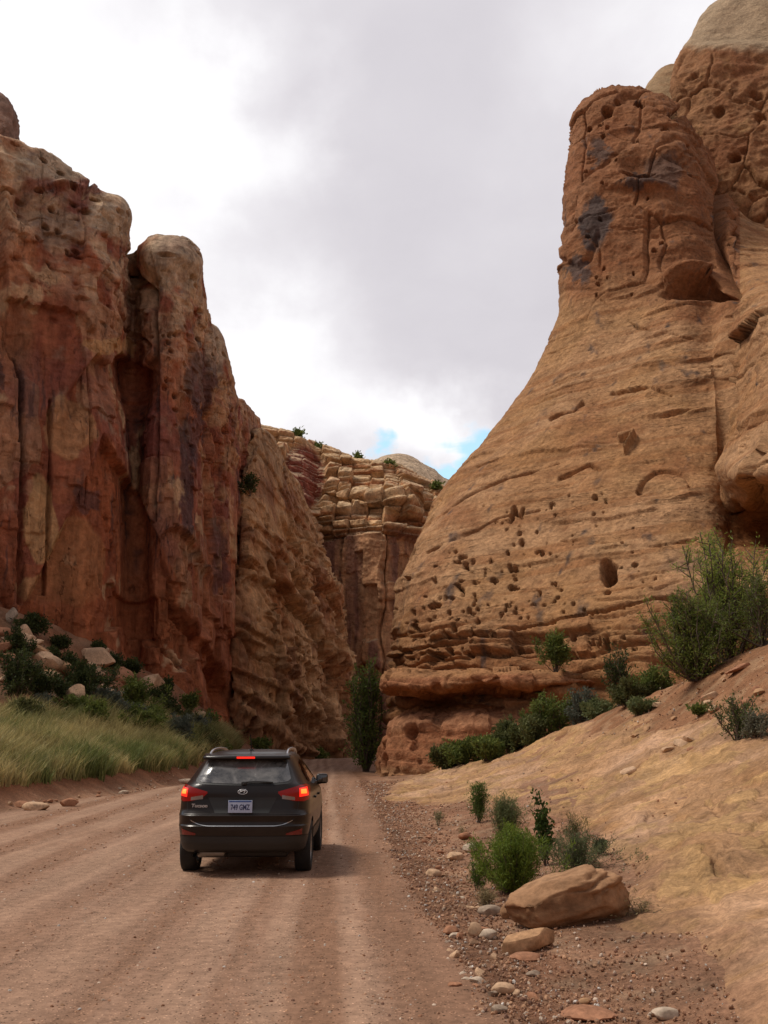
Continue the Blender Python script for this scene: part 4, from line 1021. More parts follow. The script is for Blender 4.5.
# repeats share a few meshes
def scatter_rocks(name, n, region, smin, smax, label, group, seed, cols, sink=.2, cat='rock'):
    r = np.random.RandomState(seed); protos = []
    for k in range(7):
        V, Fc = rock_shape(3, seed * 10 + k, (1, r.uniform(.6, 1), r.uniform(.35, .75)), planes=11, cut=.6)
        me = new_mesh(name, V, Fc, M['stone'], attrs={'Col': rock_cols(V, ROCKC[cols[k % len(cols)]], k)})
        try: me.data.set_sharp_from_angle(angle=math.radians(30))
        except Exception: pass
        protos.append(me)
    for i in range(n):
        px, py = region(r); P = at(px, py)
        s = smin * (smax / smin) ** (r.rand() ** 1.6)
        o = protos[i] if i < 7 else protos[r.randint(7)].copy()
        if i >= 7: sc.collection.objects.link(o)
        o.location = (P[0], P[1], P[2] - s * .5 * sink); o.scale = (s, s, s); o.rotation_euler = (r.uniform(-.3, .3), r.uniform(-.3, .3), r.uniform(0, 6.28))
        tag(o, label, cat, group)
scatter_rocks('talus_rock', 190, lambda r: (lambda t: (t * 205, r.uniform(630 + t * 85, 690 + t * 60)))(r.rand() ** .8), .35, 1.9, 'angular fallen rock among the bushes on the talus under the red wall', 'fallen rocks on the left talus', 5, ['tan', 'red', 'tan', 'orange'])
scatter_rocks('bank_stone', 30, lambda r: (lambda t: (t * 175, 812 - t * 25 + r.uniform(-7, 3)))(r.rand()), .08, .3, 'small stone along the foot of the grassy bank', 'stones at the foot of the bank', 6, ['red', 'tan', 'pale', 'red'])
scatter_rocks('verge_stone', 95, lambda r: (lambda t: (lerp(395, 470, t) + r.uniform(-5, 60) * (.3 + t), lerp(800, 1015, t)))(r.rand() ** 1.2), .04, .17, 'small stone on the gravel verge between road and slope', 'stones on the right verge', 7, ['tan', 'red', 'pale', 'tan', 'grey'])
scatter_rocks('slope_rock', 70, lambda r: (lambda t: (lerp(610, 768, t), lerp(728, 640, t) + r.uniform(4, 75)))(r.rand()), .08, .5, 'broken slab on the rubble slope at the right', 'broken slabs on the rubble slope', 8, ['red', 'tan', 'orange', 'tan'])
scatter_rocks('ledge_rock', 22, lambda r: (r.uniform(385, 470), r.uniform(776, 786)), .1, .45, 'small red rock fallen at the foot of the rock ledge', 'rocks fallen below the ledge', 9, ['red', 'tan', 'red'])

# loose gravel: tens of thousands of chips, one piece of ground cover
def gravel():
    r = np.random.RandomState(11); V0, F0 = ICO[1]
    N = 38000
    y = 5.5 * (45 / 5.5) ** (r.rand(N) ** 1.25)
    kind = r.rand(N)
    tl = np.array([q[0] for q in LOOSE]); tk = tl[r.randint(len(tl), size=N)] + r.normal(0, .16, N)
    x = np.where(kind < .38, XR(y) + r.normal(0, .55, N) + .35, np.where(kind < .58, XR(y) + r.uniform(0, 3.2, N), np.where(kind < .90, tk - .054 * y, r.uniform(2.4, 10, N))))
    onroad = (kind >= .58) & (kind < .90)
    y = np.where(kind >= .90, 5.5 * (33 / 5.5) ** r.rand(N), y)
    x = np.where((kind >= .90) & (r.rand(N) < .5), 6.6 + np.abs(r.normal(0, 2.2, N)), x)
    z_slope = (kind >= .90) * .045
    s = (.0035 + .011 * r.rand(N) ** 4) * (1 + y / 14) * np.where(onroad, .95, 1.0)
    z = H(x, y) + .02 * np.where(onroad, 1.6, .6) + z_slope
    R = r.normal(size=(N, 3, 3)); Q = np.linalg.qr(R)[0]
    sh = np.stack([np.ones(N), r.uniform(.6, 1, N), r.uniform(.4, .8, N)], 1) * s[:, None]
    A = V0[None] * sh[:, None, :]; A = np.einsum('nvi,nij->nvj', A, Q)
    A += np.stack([x, y, z], 1)[:, None, :]
    nv = len(V0)
    Fc = (F0[None] + (np.arange(N) * nv)[:, None, None]).reshape(-1, 3)
    pal = np.array([(.30, .18, .12), (.25, .135, .085), (.42, .33, .26), (.19, .11, .08), (.36, .22, .14), (.45, .41, .37)])
    ci = r.choice(6, N, p=[.32, .27, .12, .14, .12, .03]); c = pal[ci] * r.uniform(.8, 1.2, (N, 1))
    o = new_mesh('gravel', A.reshape(-1, 3), Fc, M['stone'], smooth=False, attrs={'Col': np.repeat(c, nv, 0)})
    tag(o, 'loose reddish gravel strewn over the road and its verge', 'gravel', kind='stuff')
gravel()

# ------------------------------------------------------------------ plants
def tubes(paths, r0, r1, sides=3):
    """paths: (N, K, 3); tapered tubes"""
    N, K, _ = paths.shape
    T = np.gradient(paths, axis=1); T /= np.linalg.norm(T, axis=2, keepdims=True) + 1e-9
    up = np.array([.31, .77, .2]); A = np.cross(T, up); A /= np.linalg.norm(A, axis=2, keepdims=True) + 1e-9
    B = np.cross(T, A)
    rr = np.linspace(1, 0, K)[None, :, None]
    rad = (r1 + (r0 - r1) * rr) if np.isscalar(r0) else (r1[:, None, None] + (r0 - r1)[:, None, None] * rr)
    V = []
    for s in range(sides):
        a = 2 * math.pi * s / sides
        V.append(paths + rad * (math.cos(a) * A + math.sin(a) * B))
    V = np.stack(V, 2).reshape(-1, 3)
    f = []
    base = (np.arange(N)[:, None] * K + np.arange(K - 1)[None, :]) * sides
    base = base.ravel()
    for s in range(sides):
        t = (s + 1) % sides
        f.append(np.stack([base + s, base + t, base + sides + t, base + sides + s], 1))
    return V, np.concatenate(f)
def plant(name, label, P, h, w, seed, nst=14, nbr=10, nlf=16, ll=.05, lw=.02, spread=.9, cols=((.07, .10, .03), (.11, .15, .04)), group=None, cat='shrub',
          stem_r=.012, up=.6, blen=.4, t0=.25, droop=.0, parts=('stems', 'foliage'), flat=.35, scatter=.25, dark=None):
    r = np.random.RandomState(seed); K = 7
    az = r.uniform(0, 2 * math.pi, nst); th = np.abs(r.normal(0, .5, nst)).clip(0, 1.3) * spread
    L = h * r.uniform(.65, 1.05, nst) / np.maximum(np.cos(th * .75), .45) * (1 - .25 * th)
    b0 = np.stack([np.cos(az), np.sin(az), 0 * az], 1) * (w * .08 * r.rand(nst))[:, None]
    t = np.linspace(0, 1, K)[None, :]
    tt = th[:, None] * (1 - up * .5 * t)
    rad = (w * .5) / max(h, .01)
    hor = L[:, None] * np.sin(tt) * t * min(1.9, .35 + rad * 1.9); ver = L[:, None] * np.cos(tt) * t - droop * L[:, None] * t ** 3
    S = np.stack([np.cos(az)[:, None] * hor, np.sin(az)[:, None] * hor, ver], 2) + b0[:, None, :]
    S += np.cumsum(r.normal(0, .018 * h, S.shape), 1) * (t[..., None] > 0)
    # branches
    NB = nst * nbr; si = np.repeat(np.arange(nst), nbr); bt = r.uniform(t0, 1, NB) 
    fi = bt * (K - 1); i0 = np.minimum(fi.astype(int), K - 2); fr = (fi - i0)[:, None]
    B0 = S[si, i0] * (1 - fr) + S[si, i0 + 1] * fr; T = S[si, i0 + 1] - S[si, i0]; T /= np.linalg.norm(T, axis=1)[:, None] + 1e-9
    D = T * up + r.normal(0, .6, (NB, 3)); D[:, 2] += .25 * up; D /= np.linalg.norm(D, axis=1)[:, None]
    bl = h * blen * r.uniform(.4, 1, NB) * (1.15 - .6 * bt)
    KB = 4; u = np.linspace(0, 1, KB)[None, :, None]
    BR = B0[:, None, :] + D[:, None, :] * bl[:, None, None] * u + np.array([0, 0, 1.0]) * (up * .25 - droop * .5) * (bl[:, None, None]) * u ** 2
    v1, f1 = tubes(S, stem_r, stem_r * .3); v2, f2 = tubes(BR, stem_r * .45, stem_r * .15)
    st = None
    root = empty(name, tuple(P)); tag(root, label, cat, group)
    new_mesh(parts[0], np.concatenate([v1, v2]), np.concatenate([f1, f2 + len(v1)]), M['bark'], parent=root)
    # leaves
    N = NB * nlf; bi = np.repeat(np.arange(NB), nlf); lt = r.uniform(.05, 1.05, N)[:, None]
    C0 = B0[bi] + D[bi] * bl[bi][:, None] * lt + np.array([[0, 0, 1.0]]) * (up * .25 - droop * .5) * bl[bi][:, None] * lt ** 2
    C0 = C0 + r.normal(0, ll * scatter * 2, C0.shape)
    LD = D[bi] * .8 + r.normal(0, .7, (N, 3)); LD[:, 2] += up * .4; LD /= np.linalg.norm(LD, axis=1)[:, None]
    SD = np.cross(LD, r.normal(0, 1, (N, 3))); SD /= np.linalg.norm(SD, axis=1)[:, None] + 1e-9
    l = (ll * r.uniform(.6, 1.3, N))[:, None]; wd = (lw * r.uniform(.6, 1.3, N))[:, None]
    bend = np.cross(LD, SD) * l * .12
    q = np.stack([C0, C0 + LD * l * .5 + SD * wd * .5 + bend, C0 + LD * l, C0 + LD * l * .5 - SD * wd * .5 + bend], 1)
    q[:, :, 2] = np.maximum(q[:, :, 2], .01)
    V = q.reshape(-1, 3); Fc = np.arange(N * 4).reshape(N, 4)
    c0, c1 = np.array(cols[0]), np.array(cols[1])
    m = np.clip(.5 + .25 * r.normal(size=N) + .35 * perlin(C0 / (h * .35), seed % 11), 0, 1)[:, None]
    c = (c0 * (1 - m) + c1 * m) * r.uniform(.8, 1.2, (N, 1))
    if len(cols) > 2:
        k = (r.rand(N) < .12); c[k] = np.array(cols[2]) * r.uniform(.8, 1.2, (k.sum(), 1))
    new_mesh(parts[1], V, Fc, M['leaf'], smooth=False, parent=root, attrs={'Col': np.repeat(c, 4, 0)})
    return root
GREEN = ((.07, .10, .022), (.20, .235, .055)); DARK = ((.028, .042, .014), (.085, .105, .03)); SAGE = ((.085, .10, .075), (.14, .155, .115)); OLIVE = ((.07, .08, .025), (.13, .13, .045)); BRIGHT = ((.06, .105, .018), (.12, .18, .035))
DRY = ((.22, .17, .08), (.34, .27, .14)); PALE = ((.11, .14, .05), (.19, .21, .09))
def bush(px, py, w, h, label, pal, seed, P=None, dens=1.0, **kw):
    if P is None: P = at(px, py)
    k = m_per_px(P); hh, ww = h * k, w * k
    px_leaf = max(2.0 * k, .035)
    area = w * h
    a = dict(nst=int(9 + w * .2), nbr=12, nlf=int(np.clip(area * .016 * dens, 6, 26)), ll=px_leaf * 1.6, lw=px_leaf * .8, stem_r=.012 + hh * .008, cols=pal)
    a.update(kw)
    return plant(kw.pop('name', 'shrub') if 'name' in kw else 'shrub', label, P, hh, ww, seed, **{k_: v for k_, v in a.items() if k_ != 'name'})
left_bushes = [
 (14, 706, 44, 52, DARK, 'tall dark shrub at the left picture edge above the grass'), (38, 702, 34, 30, DARK, 'dark shrub just right of the tall dark edge shrub'),
 (84, 700, 52, 34, DARK, 'wide dark shrub in the middle of the talus below the pale slab'), (42, 712, 24, 16, SAGE, 'low grey-green sage in front of the dark shrubs at the left'),
 (106, 716, 34, 26, SAGE, 'grey sage bush left of the split block'), (69, 716, 28, 18, GREEN, 'small green bush at the grass edge left of the sage'),
 (94, 730, 30, 28, GREEN, 'upright green bush rising from the dry grass'), (133, 718, 36, 36, GREEN, 'green bush in front of the big pale sloping block'),
 (157, 718, 38, 28, DARK, 'dark bush right of the big pale sloping block'), (139, 740, 58, 28, GREEN, 'broad low green bush behind the dry grass'),
 (178, 747, 34, 30, SAGE, 'round grey sage bush near the end of the bank'), (166, 696, 16, 16, DARK, 'small dark bush near the foot of the red wall'),
 (130, 676, 32, 14, DARK, 'flat dark bush along the foot of the red wall'), (31, 636, 36, 20, DARK, 'dark bush beside the leaning tan block'),
 (13, 662, 36, 28, DARK, 'dark bush above the red block at the left edge'), (70, 672, 28, 14, DARK, 'dark green bush left of the broad pale slab'),
 (189, 712, 20, 18, GREEN, 'green bush at the cliff foot above the bank end'), (97, 655, 24, 10, DARK, 'small bush on the crest behind the broad pale slab'),
 (60, 650, 24, 12, DARK, 'small dark bush high at the left of the talus'), (184, 728, 22, 16, OLIVE, 'olive bush between the sage and the cliff foot'),
 (203, 752, 30, 22, OLIVE, 'olive bush just beyond the car roof'), (160, 734, 26, 14, GREEN, 'low green bush left of the round grey sage'),
 (222, 757, 22, 12, GREEN, 'green tuft behind the left roof rail of the car'), (262, 752, 34, 12, GREEN, 'low green bush by the cliff foot behind the car'), (320, 759, 24, 7, GREEN, 'low green plants where the road bends'),
]
for i, (px, py, w, h, pal, lab) in enumerate(left_bushes):
    bush(px, py, w, h, lab, pal, 100 + i, group='shrubs on the left talus', dens=1.25)
bush(366, 772, 40, 104, 'tall green bush at the gorge mouth left of the rock ledge', ((.07, .11, .025), (.18, .22, .05)), 130, dens=.9, spread=.45, nst=26, nbr=14, nlf=20, up=.8, blen=.24, t0=.05)
def behind(px, py, Y):
    p = W(px, py, Y); p[2] = Hs(p[0], Y); return p
bush(0, 0, 70, 26, 'green bush leaning on the left part of the rock ledge', GREEN, 131, P=behind(466, 768, 43.5), nlf=20, nst=18)
bush(0, 0, 100, 30, 'large dark olive bush in front of the middle of the rock ledge', ((.07, .085, .03), (.17, .18, .06)), 132, P=behind(508, 768, 42.5), nlf=26, nst=24)
bush(0, 0, 48, 42, 'upright green bush at the right end of the rock ledge', GREEN, 133, P=behind(550, 748, 41.5), nlf=22, nst=18)
bush(0, 0, 30, 40, 'grey-green bush where the ledge meets the slope', SAGE, 134, P=behind(583, 735, 40.5), nlf=18)
P_ = W(556, 672, 47.6); bush(0, 0, 28, 36, 'small green shrub growing on top of the rock ledge', GREEN, 135, P=P_, nlf=18)
bush(621, 705, 38, 60, 'thin dark small tree left of the tall bush', DARK, 136, P=behind(621, 706, 36), nlf=14, nst=8, up=.9, t0=.4)
bush(654, 702, 30, 34, 'small green bush between the thin tree and the tall bush', GREEN, 137, P=behind(655, 703, 34))
bush(0, 0, 60, 24, 'low olive grass and brush on the crest of the slope', OLIVE, 138, P=behind(628, 722, 34), nlf=20)
bush(690, 693, 84, 88, 'dense dark green lower bush on the crest of the rubble slope', ((.09, .13, .025), (.24, .28, .06)), 139, P=behind(697, 697, 29), nst=44, nbr=18, nlf=19, ll=.10, lw=.030, spread=.95, t0=.08, blen=.26)
bush(735, 670, 108, 146, 'tallest feathery bright green bush against the cliff at the right', ((.14, .20, .035), (.34, .40, .08)), 140, P=behind(728, 690, 30.5), nst=26, nbr=22, nlf=20, ll=.12, lw=.032, spread=.6, up=.6, blen=.24, t0=.2)
bush(768, 650, 70, 70, 'green bush cut by the right picture edge', GREEN, 141, P=behind(764, 660, 28.5), nst=20, nlf=20, ll=.08, lw=.03)
bush(738, 744, 46, 46, 'half-bare green shrub low on the rubble slope at the right', ((.06, .09, .025), (.13, .16, .05)), 142, nst=16, nbr=12, nlf=8, ll=.06, lw=.028)
bush(757, 742, 36, 26, 'dry grey twiggy shrub beside the half-bare shrub', ((.12, .12, .08), (.2, .19, .13)), 143, nlf=8)
bush(640, 715, 40, 16, 'low sprawling green weed on the slope crest', PALE, 144, nlf=14)
bush(700, 716, 18, 10, 'tiny green weed on the rubble slope', GREEN, 145)
for i, (px_, py_, Y_, w_, h_, pal_, lab_) in enumerate([
  (448, 771, 44, 34, 24, OLIVE, 'low olive brush at the left end of the bushes below the ledge'), (488, 769, 41.5, 44, 22, GREEN, 'green bush filling the gap between the ledge bushes'),
  (533, 760, 41, 42, 26, ((.07, .085, .03), (.17, .18, .06)), 'olive bush between the large dark bush and the upright bush'), (598, 730, 38, 44, 18, PALE, 'pale grassy tuft on the crest right of the grey-green bush')]):
    bush(0, 0, w_, h_, lab_, pal_, 170 + i, P=behind(px_, py_, Y_), nlf=22, nst=20)
for i, (px_, py_, w_, h_, pal_, lab_) in enumerate([
  (24, 722, 50, 20, OLIVE, 'olive brush hiding the grass top at the left edge'), (55, 702, 30, 20, DARK, 'dark bush between the edge shrubs and the wide talus shrub'), (120, 728, 34, 22, SAGE, 'grey-green bush below the split block'),
  (148, 728, 34, 20, GREEN, 'green bush right behind the dry grass crest'), (170, 724, 28, 18, DARK, 'dark bush below the bank end under the red wall'), (196, 738, 30, 20, SAGE, 'pale sage between the bank end and the cliff'),
  (190, 758, 30, 16, OLIVE, 'olive weeds at the right tip of the grassy bank'), (208, 730, 22, 18, GREEN, 'green bush against the foot of the dark recess'), (52, 664, 26, 14, DARK, 'dark bush just above the pale slab of the talus'), (112, 668, 22, 12, DARK, 'dark bush behind the brown split block')]):
    bush(px_, py_, w_, h_, lab_, pal_, 180 + i, group='shrubs on the left talus', dens=1.2)
# skyline shrubs and one in the crack of the wall
for i, (px, py, Y, w, h, lab) in enumerate([(297, 438, 167, 13, 9, 'shrub on the skyline above the dark red cliff panel'), (357, 462, 172, 12, 8, 'round shrub on the skyline left of the distant dome'), (388, 466, 168, 14, 6, 'low shrub on the rim below the distant dome'), (318, 449, 172, 8, 5, 'tiny shrub on the rim right of the dark red panel'), (436, 488, 168, 10, 6, 'small shrub on the rim beside the right cliff')]):
    bush(0, 0, w, h, lab, GREEN, 150 + i, P=W(px, py + 2, Y), nst=8, nbr=8, nlf=8)
bush(0, 0, 12, 26, 'dark shrub wedged high in the crack of the left wall', DARK, 156, P=W(250, 496, 88), nst=8, nbr=8, nlf=10)

# foreground plants
def fplant(px, py, w, h, label, seed, pal, name='shrub', cat='shrub', **kw):
    P = at(px, py); k = m_per_px(P)
    a = dict(spread=.6, up=.9, nst=26, nbr=9, nlf=18, ll=.05, lw=.008, stem_r=.004, blen=.3, t0=.15); a.update(kw)
    return plant(name, label, P, h * k, w * k, seed, cols=pal, cat=cat, **a)
fplant(513, 893, 78, 60, 'dense bright green bush directly behind the big boulder', 201, ((.08, .13, .015), (.20, .27, .04)), nst=120, nbr=10, nlf=22, ll=.055, lw=.010, blen=.2, spread=1.0, t0=.05)
fplant(477, 891, 26, 28, 'sparse green sprigs at the left foot of the bright green bush', 202, BRIGHT, nst=12, nbr=6, nlf=14)
fplant(486, 908, 36, 16, 'dry brown tuft of weeds in front of the green bush', 203, DRY, nst=30, nbr=4, nlf=8, lw=.005)
fplant(479, 823, 24, 36, 'upright yellow-green plant at the slickrock edge, farthest of the roadside plants', 204, BRIGHT, nst=22, nbr=8, nlf=14, spread=.35, ll=.07, lw=.014)
fplant(506, 842, 44, 40, 'pale feathery green bush behind the bright green bush', 205, PALE, nst=50, nbr=8, nlf=16, ll=.07, lw=.009, spread=.7)
fplant(547, 866, 32, 68, 'dark leafy sapling with round leaves right of the green bush', 206, ((.03, .055, .012), (.07, .115, .022)), name='sapling', cat='sapling', nst=6, nbr=14, nlf=10, ll=.06, lw=.045, spread=.22, stem_r=.009, blen=.17, t0=.15)
fplant(575, 842, 36, 24, 'thin dry grass tuft right of the sapling', 207, OLIVE, name='grass_tuft', cat='grass tuft', nst=30, nbr=4, nlf=6, lw=.006, ll=.09)
fplant(576, 873, 60, 38, 'sprawling grey-green bush behind the big boulder', 208, ((.10, .125, .05), (.17, .19, .09)), nst=50, nbr=8, nlf=14, spread=1.2, up=.5, ll=.05, lw=.008)
fplant(600, 855, 22, 14, 'small dark green tuft right of the sprawling grey-green bush', 209, ((.05, .065, .03), (.09, .11, .05)), nst=20, nbr=6, nlf=10)
fplant(640, 920, 40, 22, 'dry stems trailing from the right end of the boulder', 210, DRY, nst=16, nbr=4, nlf=6, spread=1.3, up=.2)
fplant(438, 826, 12, 14, 'tiny yellow weed on the verge near the slickrock tip', 211, PALE, nst=10, nbr=5, nlf=8)
fplant(462, 838, 10, 10, 'tiny dry weed beside the dark red stone', 212, DRY, nst=8, nbr=4, nlf=6)

# tall dry grass on the left bank
def grass():
    r = np.random.RandomState(31); N = 150000
    y = r.uniform(24, 66, N); u = r.uniform(.6, 8.5, N) * np.clip((70 - y) / 30, .25, 1)
    x = XL(y) - u
    P = np.stack([x, y, 0 * x], 1)
    clump = fbm(P * .55, 4, 50) + .3 * fbm(P * 2.2, 3, 51)
    edge = 1 + .7 * fbm(P * .7, 4, 52)
    keep = (clump > -.28 - .2 * r.rand(N)) & (u > 1.0 * edge) & (u < (6.9 + 1.6 * fbm(P * .3, 3, 53)) * np.clip((72 - y) / 32, .35, 1))
    P = P[keep]; clump = clump[keep]; N = len(P)
    z = H(P[:, 0], P[:, 1]) - .02
    h = r.uniform(.35, 1.0, N) * (1 + .9 * clump); 
    lean = r.normal(0, .38, (N, 2)); lean[:, 0] += .10
    wv = (.010 + .010 * r.rand(N))
    a = r.uniform(0, math.pi, N); sx, sy_ = np.cos(a) * wv, np.sin(a) * wv
    base = np.stack([P[:, 0], P[:, 1], z], 1)
    side = np.stack([sx, sy_, 0 * sx], 1)
    mid = base + np.stack([lean[:, 0] * h * .3, lean[:, 1] * h * .3, h * .55], 1); tip = base + np.stack([lean[:, 0] * h, lean[:, 1] * h, h * .95], 1)
    V = np.stack([base - side, base + side, mid + side * .8, mid - side * .8, tip], 1).reshape(-1, 3)
    b = np.arange(N) * 5
    Fq = np.stack([b, b + 1, b + 2, b + 3], 1); Ft = np.stack([b + 3, b + 2, b + 4, b + 4], 1)
    F3 = np.concatenate([Fq[:, [0, 1, 2]], Fq[:, [0, 2, 3]], Ft[:, :3]])
    g = np.clip(.42 + 2.0 * fbm(P * .45, 4, 55) + .15 * r.normal(size=N), 0, 1)[:, None]
    c = np.array([[.17, .20, .06]]) * g + np.array([[.52, .42, .19]]) * (1 - g)
    c *= r.uniform(.55, 1.3, (N, 1))
    o = new_mesh('grass', V, F3, M['leaf'], smooth=False, attrs={'Col': np.repeat(c, 5, 0)})
    tag(o, 'tall dry yellow and green grass covering the bank left of the road', 'grass', kind='stuff')
grass()
# ------------------------------------------------------------------ the car
C_ = dict(
 paint=plain('brown_black_paint', (.010, .0062, .005), .32, .1, .15, .3, noise_amt=.25, nscale=3),
 plastic=plain('black_plastic', (.012, .012, .012), .55, nscale=60),
 rubber=plain('tyre_rubber', (.016, .015, .014), .85, nscale=80, bump=.3),
 chrome=plain('brushed_chrome', (.55, .55, .56), .35, .6, nscale=20),
 silver=plain('silver_rail', (.50, .51, .53), .28, .9, nscale=20),
 red=plain('red_lens', (.13, .003, .002), .25, 0, .15, .25, nscale=50, emit=(1, .02, .01), estr=.07),
 redoff=plain('red_reflector', (.15, .004, .004), .2, 0, .6, nscale=50),
 lit=plain('lit_brake_lens', (.5, .02, .01), .3, emit=(1.0, .02, .008), estr=1.1, noise_amt=.02),
 hot=plain('brake_bulb', (.8, .2, .05), .3, emit=(1.0, .16, .015), estr=2.2, noise_amt=.02),
 clear=plain('clear_lens', (.22, .17, .15), .15, 0, .8, nscale=60),
 rim=plain('alloy_rim', (.38, .38, .39), .35, .8, nscale=20),
 plate=plain('plate_white', (.42, .50, .68), .5, nscale=12, noise_amt=.10), ink=plain('plate_ink', (.03, .04, .12), .6), blue=plain('plate_blue', (.06, .12, .34), .6),
 exhaust=plain('exhaust_steel', (.25, .24, .23), .35, .9))
def dust_reflection_glass():
    m = bpy.data.materials.new('dusty_glass_painted_reflection'); m.use_nodes = True
    nt = m.node_tree; b = nt.nodes['Principled BSDF']
    tc = NN(nt, 'ShaderNodeTexCoord'); n = NN(nt, 'ShaderNodeTexNoise'); n.inputs['Scale'].default_value = 3.5; n.inputs['Detail'].default_value = 8; n.inputs['Roughness'].default_value = .7; n.inputs['Distortion'].default_value = .6
    link(nt, tc.outputs['Object'], n.inputs['Vector'])
    f = map_range(nt, n.outputs[0], .35, .7, 0, 1)
    link(nt, mix_col(nt, f, (.016, .017, .018), (.17, .16, .15)), b.inputs['Base Color'])  # dust patches, made paler to paint a brighter reflection into the glass
    link(nt, map_range(nt, f, 0, 1, .06, .35), b.inputs['Roughness'])
    b.inputs['Coat Weight'].default_value = .6; b.inputs['Specular IOR Level'].default_value = .7
    return m
C_['glass'] = dust_reflection_glass()
C_['glass_clean'] = plain('tinted_glass', (.012, .012, .013), .05, 0, 1.0, .8, noise_amt=.02)
# dust climbs from the sills: real dirt on the paint
def dirty(mat, zmax=.75, amt=.5):
    nt = mat.node_tree; b = nt.nodes['Principled BSDF']
    lk = b.inputs['Base Color'].links[0]; src = lk.from_socket
    tc = NN(nt, 'ShaderNodeTexCoord'); sp_ = NN(nt, 'ShaderNodeSeparateXYZ'); link(nt, tc.outputs['Object'], sp_.inputs[0])
    n = NN(nt, 'ShaderNodeTexNoise'); n.inputs['Scale'].default_value = 5; n.inputs['Detail'].default_value = 7; link(nt, tc.outputs['Object'], n.inputs['Vector'])
    g = map_range(nt, sp_.outputs[2], zmax, .25, 0, 1)
    f = math_node(nt, 'MULTIPLY', math_node(nt, 'ADD', math_node(nt, 'MULTIPLY', g, .8), .08), math_node(nt, 'MULTIPLY', n.outputs[0], amt))
    link(nt, mix_col(nt, f, src, (.19, .12, .08)), b.inputs['Base Color'])
dirty(C_['paint'], .9, .20); dirty(C_['plastic'], .6, .12)

ZK = [.31, .36, .45, .575, .62, .665, .685, .72, .775, .80, .825, .87, 1.0, 1.06, 1.10, 1.16, 1.20, 1.23, 1.30, 1.40, 1.50, 1.555, 1.60, 1.630, 1.645, 1.652]
WK = [.80, .845, .872, .890, .897, .902, .903, .906, .908, .908, .906, .903, .900, .896, .888, .868, .845, .822, .780, .722, .662, .625, .570, .49, .38, .20]
RK = [.16, .06, .02, .005, .0, .0, .022, .030, .022, .016, .045, .072, .095, .098, .100, .115, .135, .165, .235, .33, .43, .49, .58, .74, 1.0, 1.4]
FK = [4.20, 4.30, 4.35, 4.38, 4.38, 4.38, 4.38, 4.37, 4.34, 4.30, 4.27, 4.22, 4.00, 3.60, 3.32, 3.16, 3.10, 3.05, 2.93, 2.74, 2.54, 2.42, 2.30, 2.12, 1.95, 1.7]
def contour(z, n=None):
    """half contour of the body at height z: from the rear centre round the right side to the front centre"""
    w, r, f = np.interp(z, ZK, WK), np.interp(z, ZK, RK), np.interp(z, ZK, FK)
    cw, cd = min(.34, w * .45), .36 + .12 * sstep(1.1, 1.3, z); L = f - r
    if L < 1.2: cd = L * .3
    e = 2 / 2.5
    th = np.linspace(0, math.pi / 2, 18)
    xs = list(np.linspace(0, w - cw, 12)[:-1]) + list((w - cw) + cw * np.sin(th) ** e)
    ys = [r] * 11 + list(r + cd * (1 - np.cos(th) ** e))
    fd_ = min(.7, L * .35); fw_ = w * .5
    ym = np.linspace(r + cd, f - fd_, 22)[1:-1]
    xs += [w] * len(ym); ys += list(ym)
    xs += list((w - fw_) + fw_ * np.cos(th) ** e); ys += list(f - fd_ * (1 - np.sin(th) ** e))
    xs += list(np.linspace(w - fw_, 0, 8)[1:]); ys += [f] * 7
    xs, ys = np.array(xs), np.array(ys)
    ys = ys + .045 * (xs / w) ** 2 * (ys < r + cd * .999)
    ys[11 + 17:] = ys[11 + 17:]
    # sides draw in a little towards both ends
    mid = (r + f) / 2; xs = xs * (1 - .035 * np.abs((ys - mid) / (L / 2)) ** 3)
    return xs, ys
def arc_point(z, a):
    xs, ys = contour(z); s = np.concatenate([[0], np.cumsum(np.hypot(np.diff(xs), np.diff(ys)))])
    return np.interp(np.abs(a), s, xs) * np.sign(a), np.interp(np.abs(a), s, ys)
def side_x(z, y):
    xs, ys = contour(z); i = int(np.argmax(xs)); j0 = 12
    return float(np.interp(y, ys[j0:j0 + 45], xs[j0:j0 + 45]))
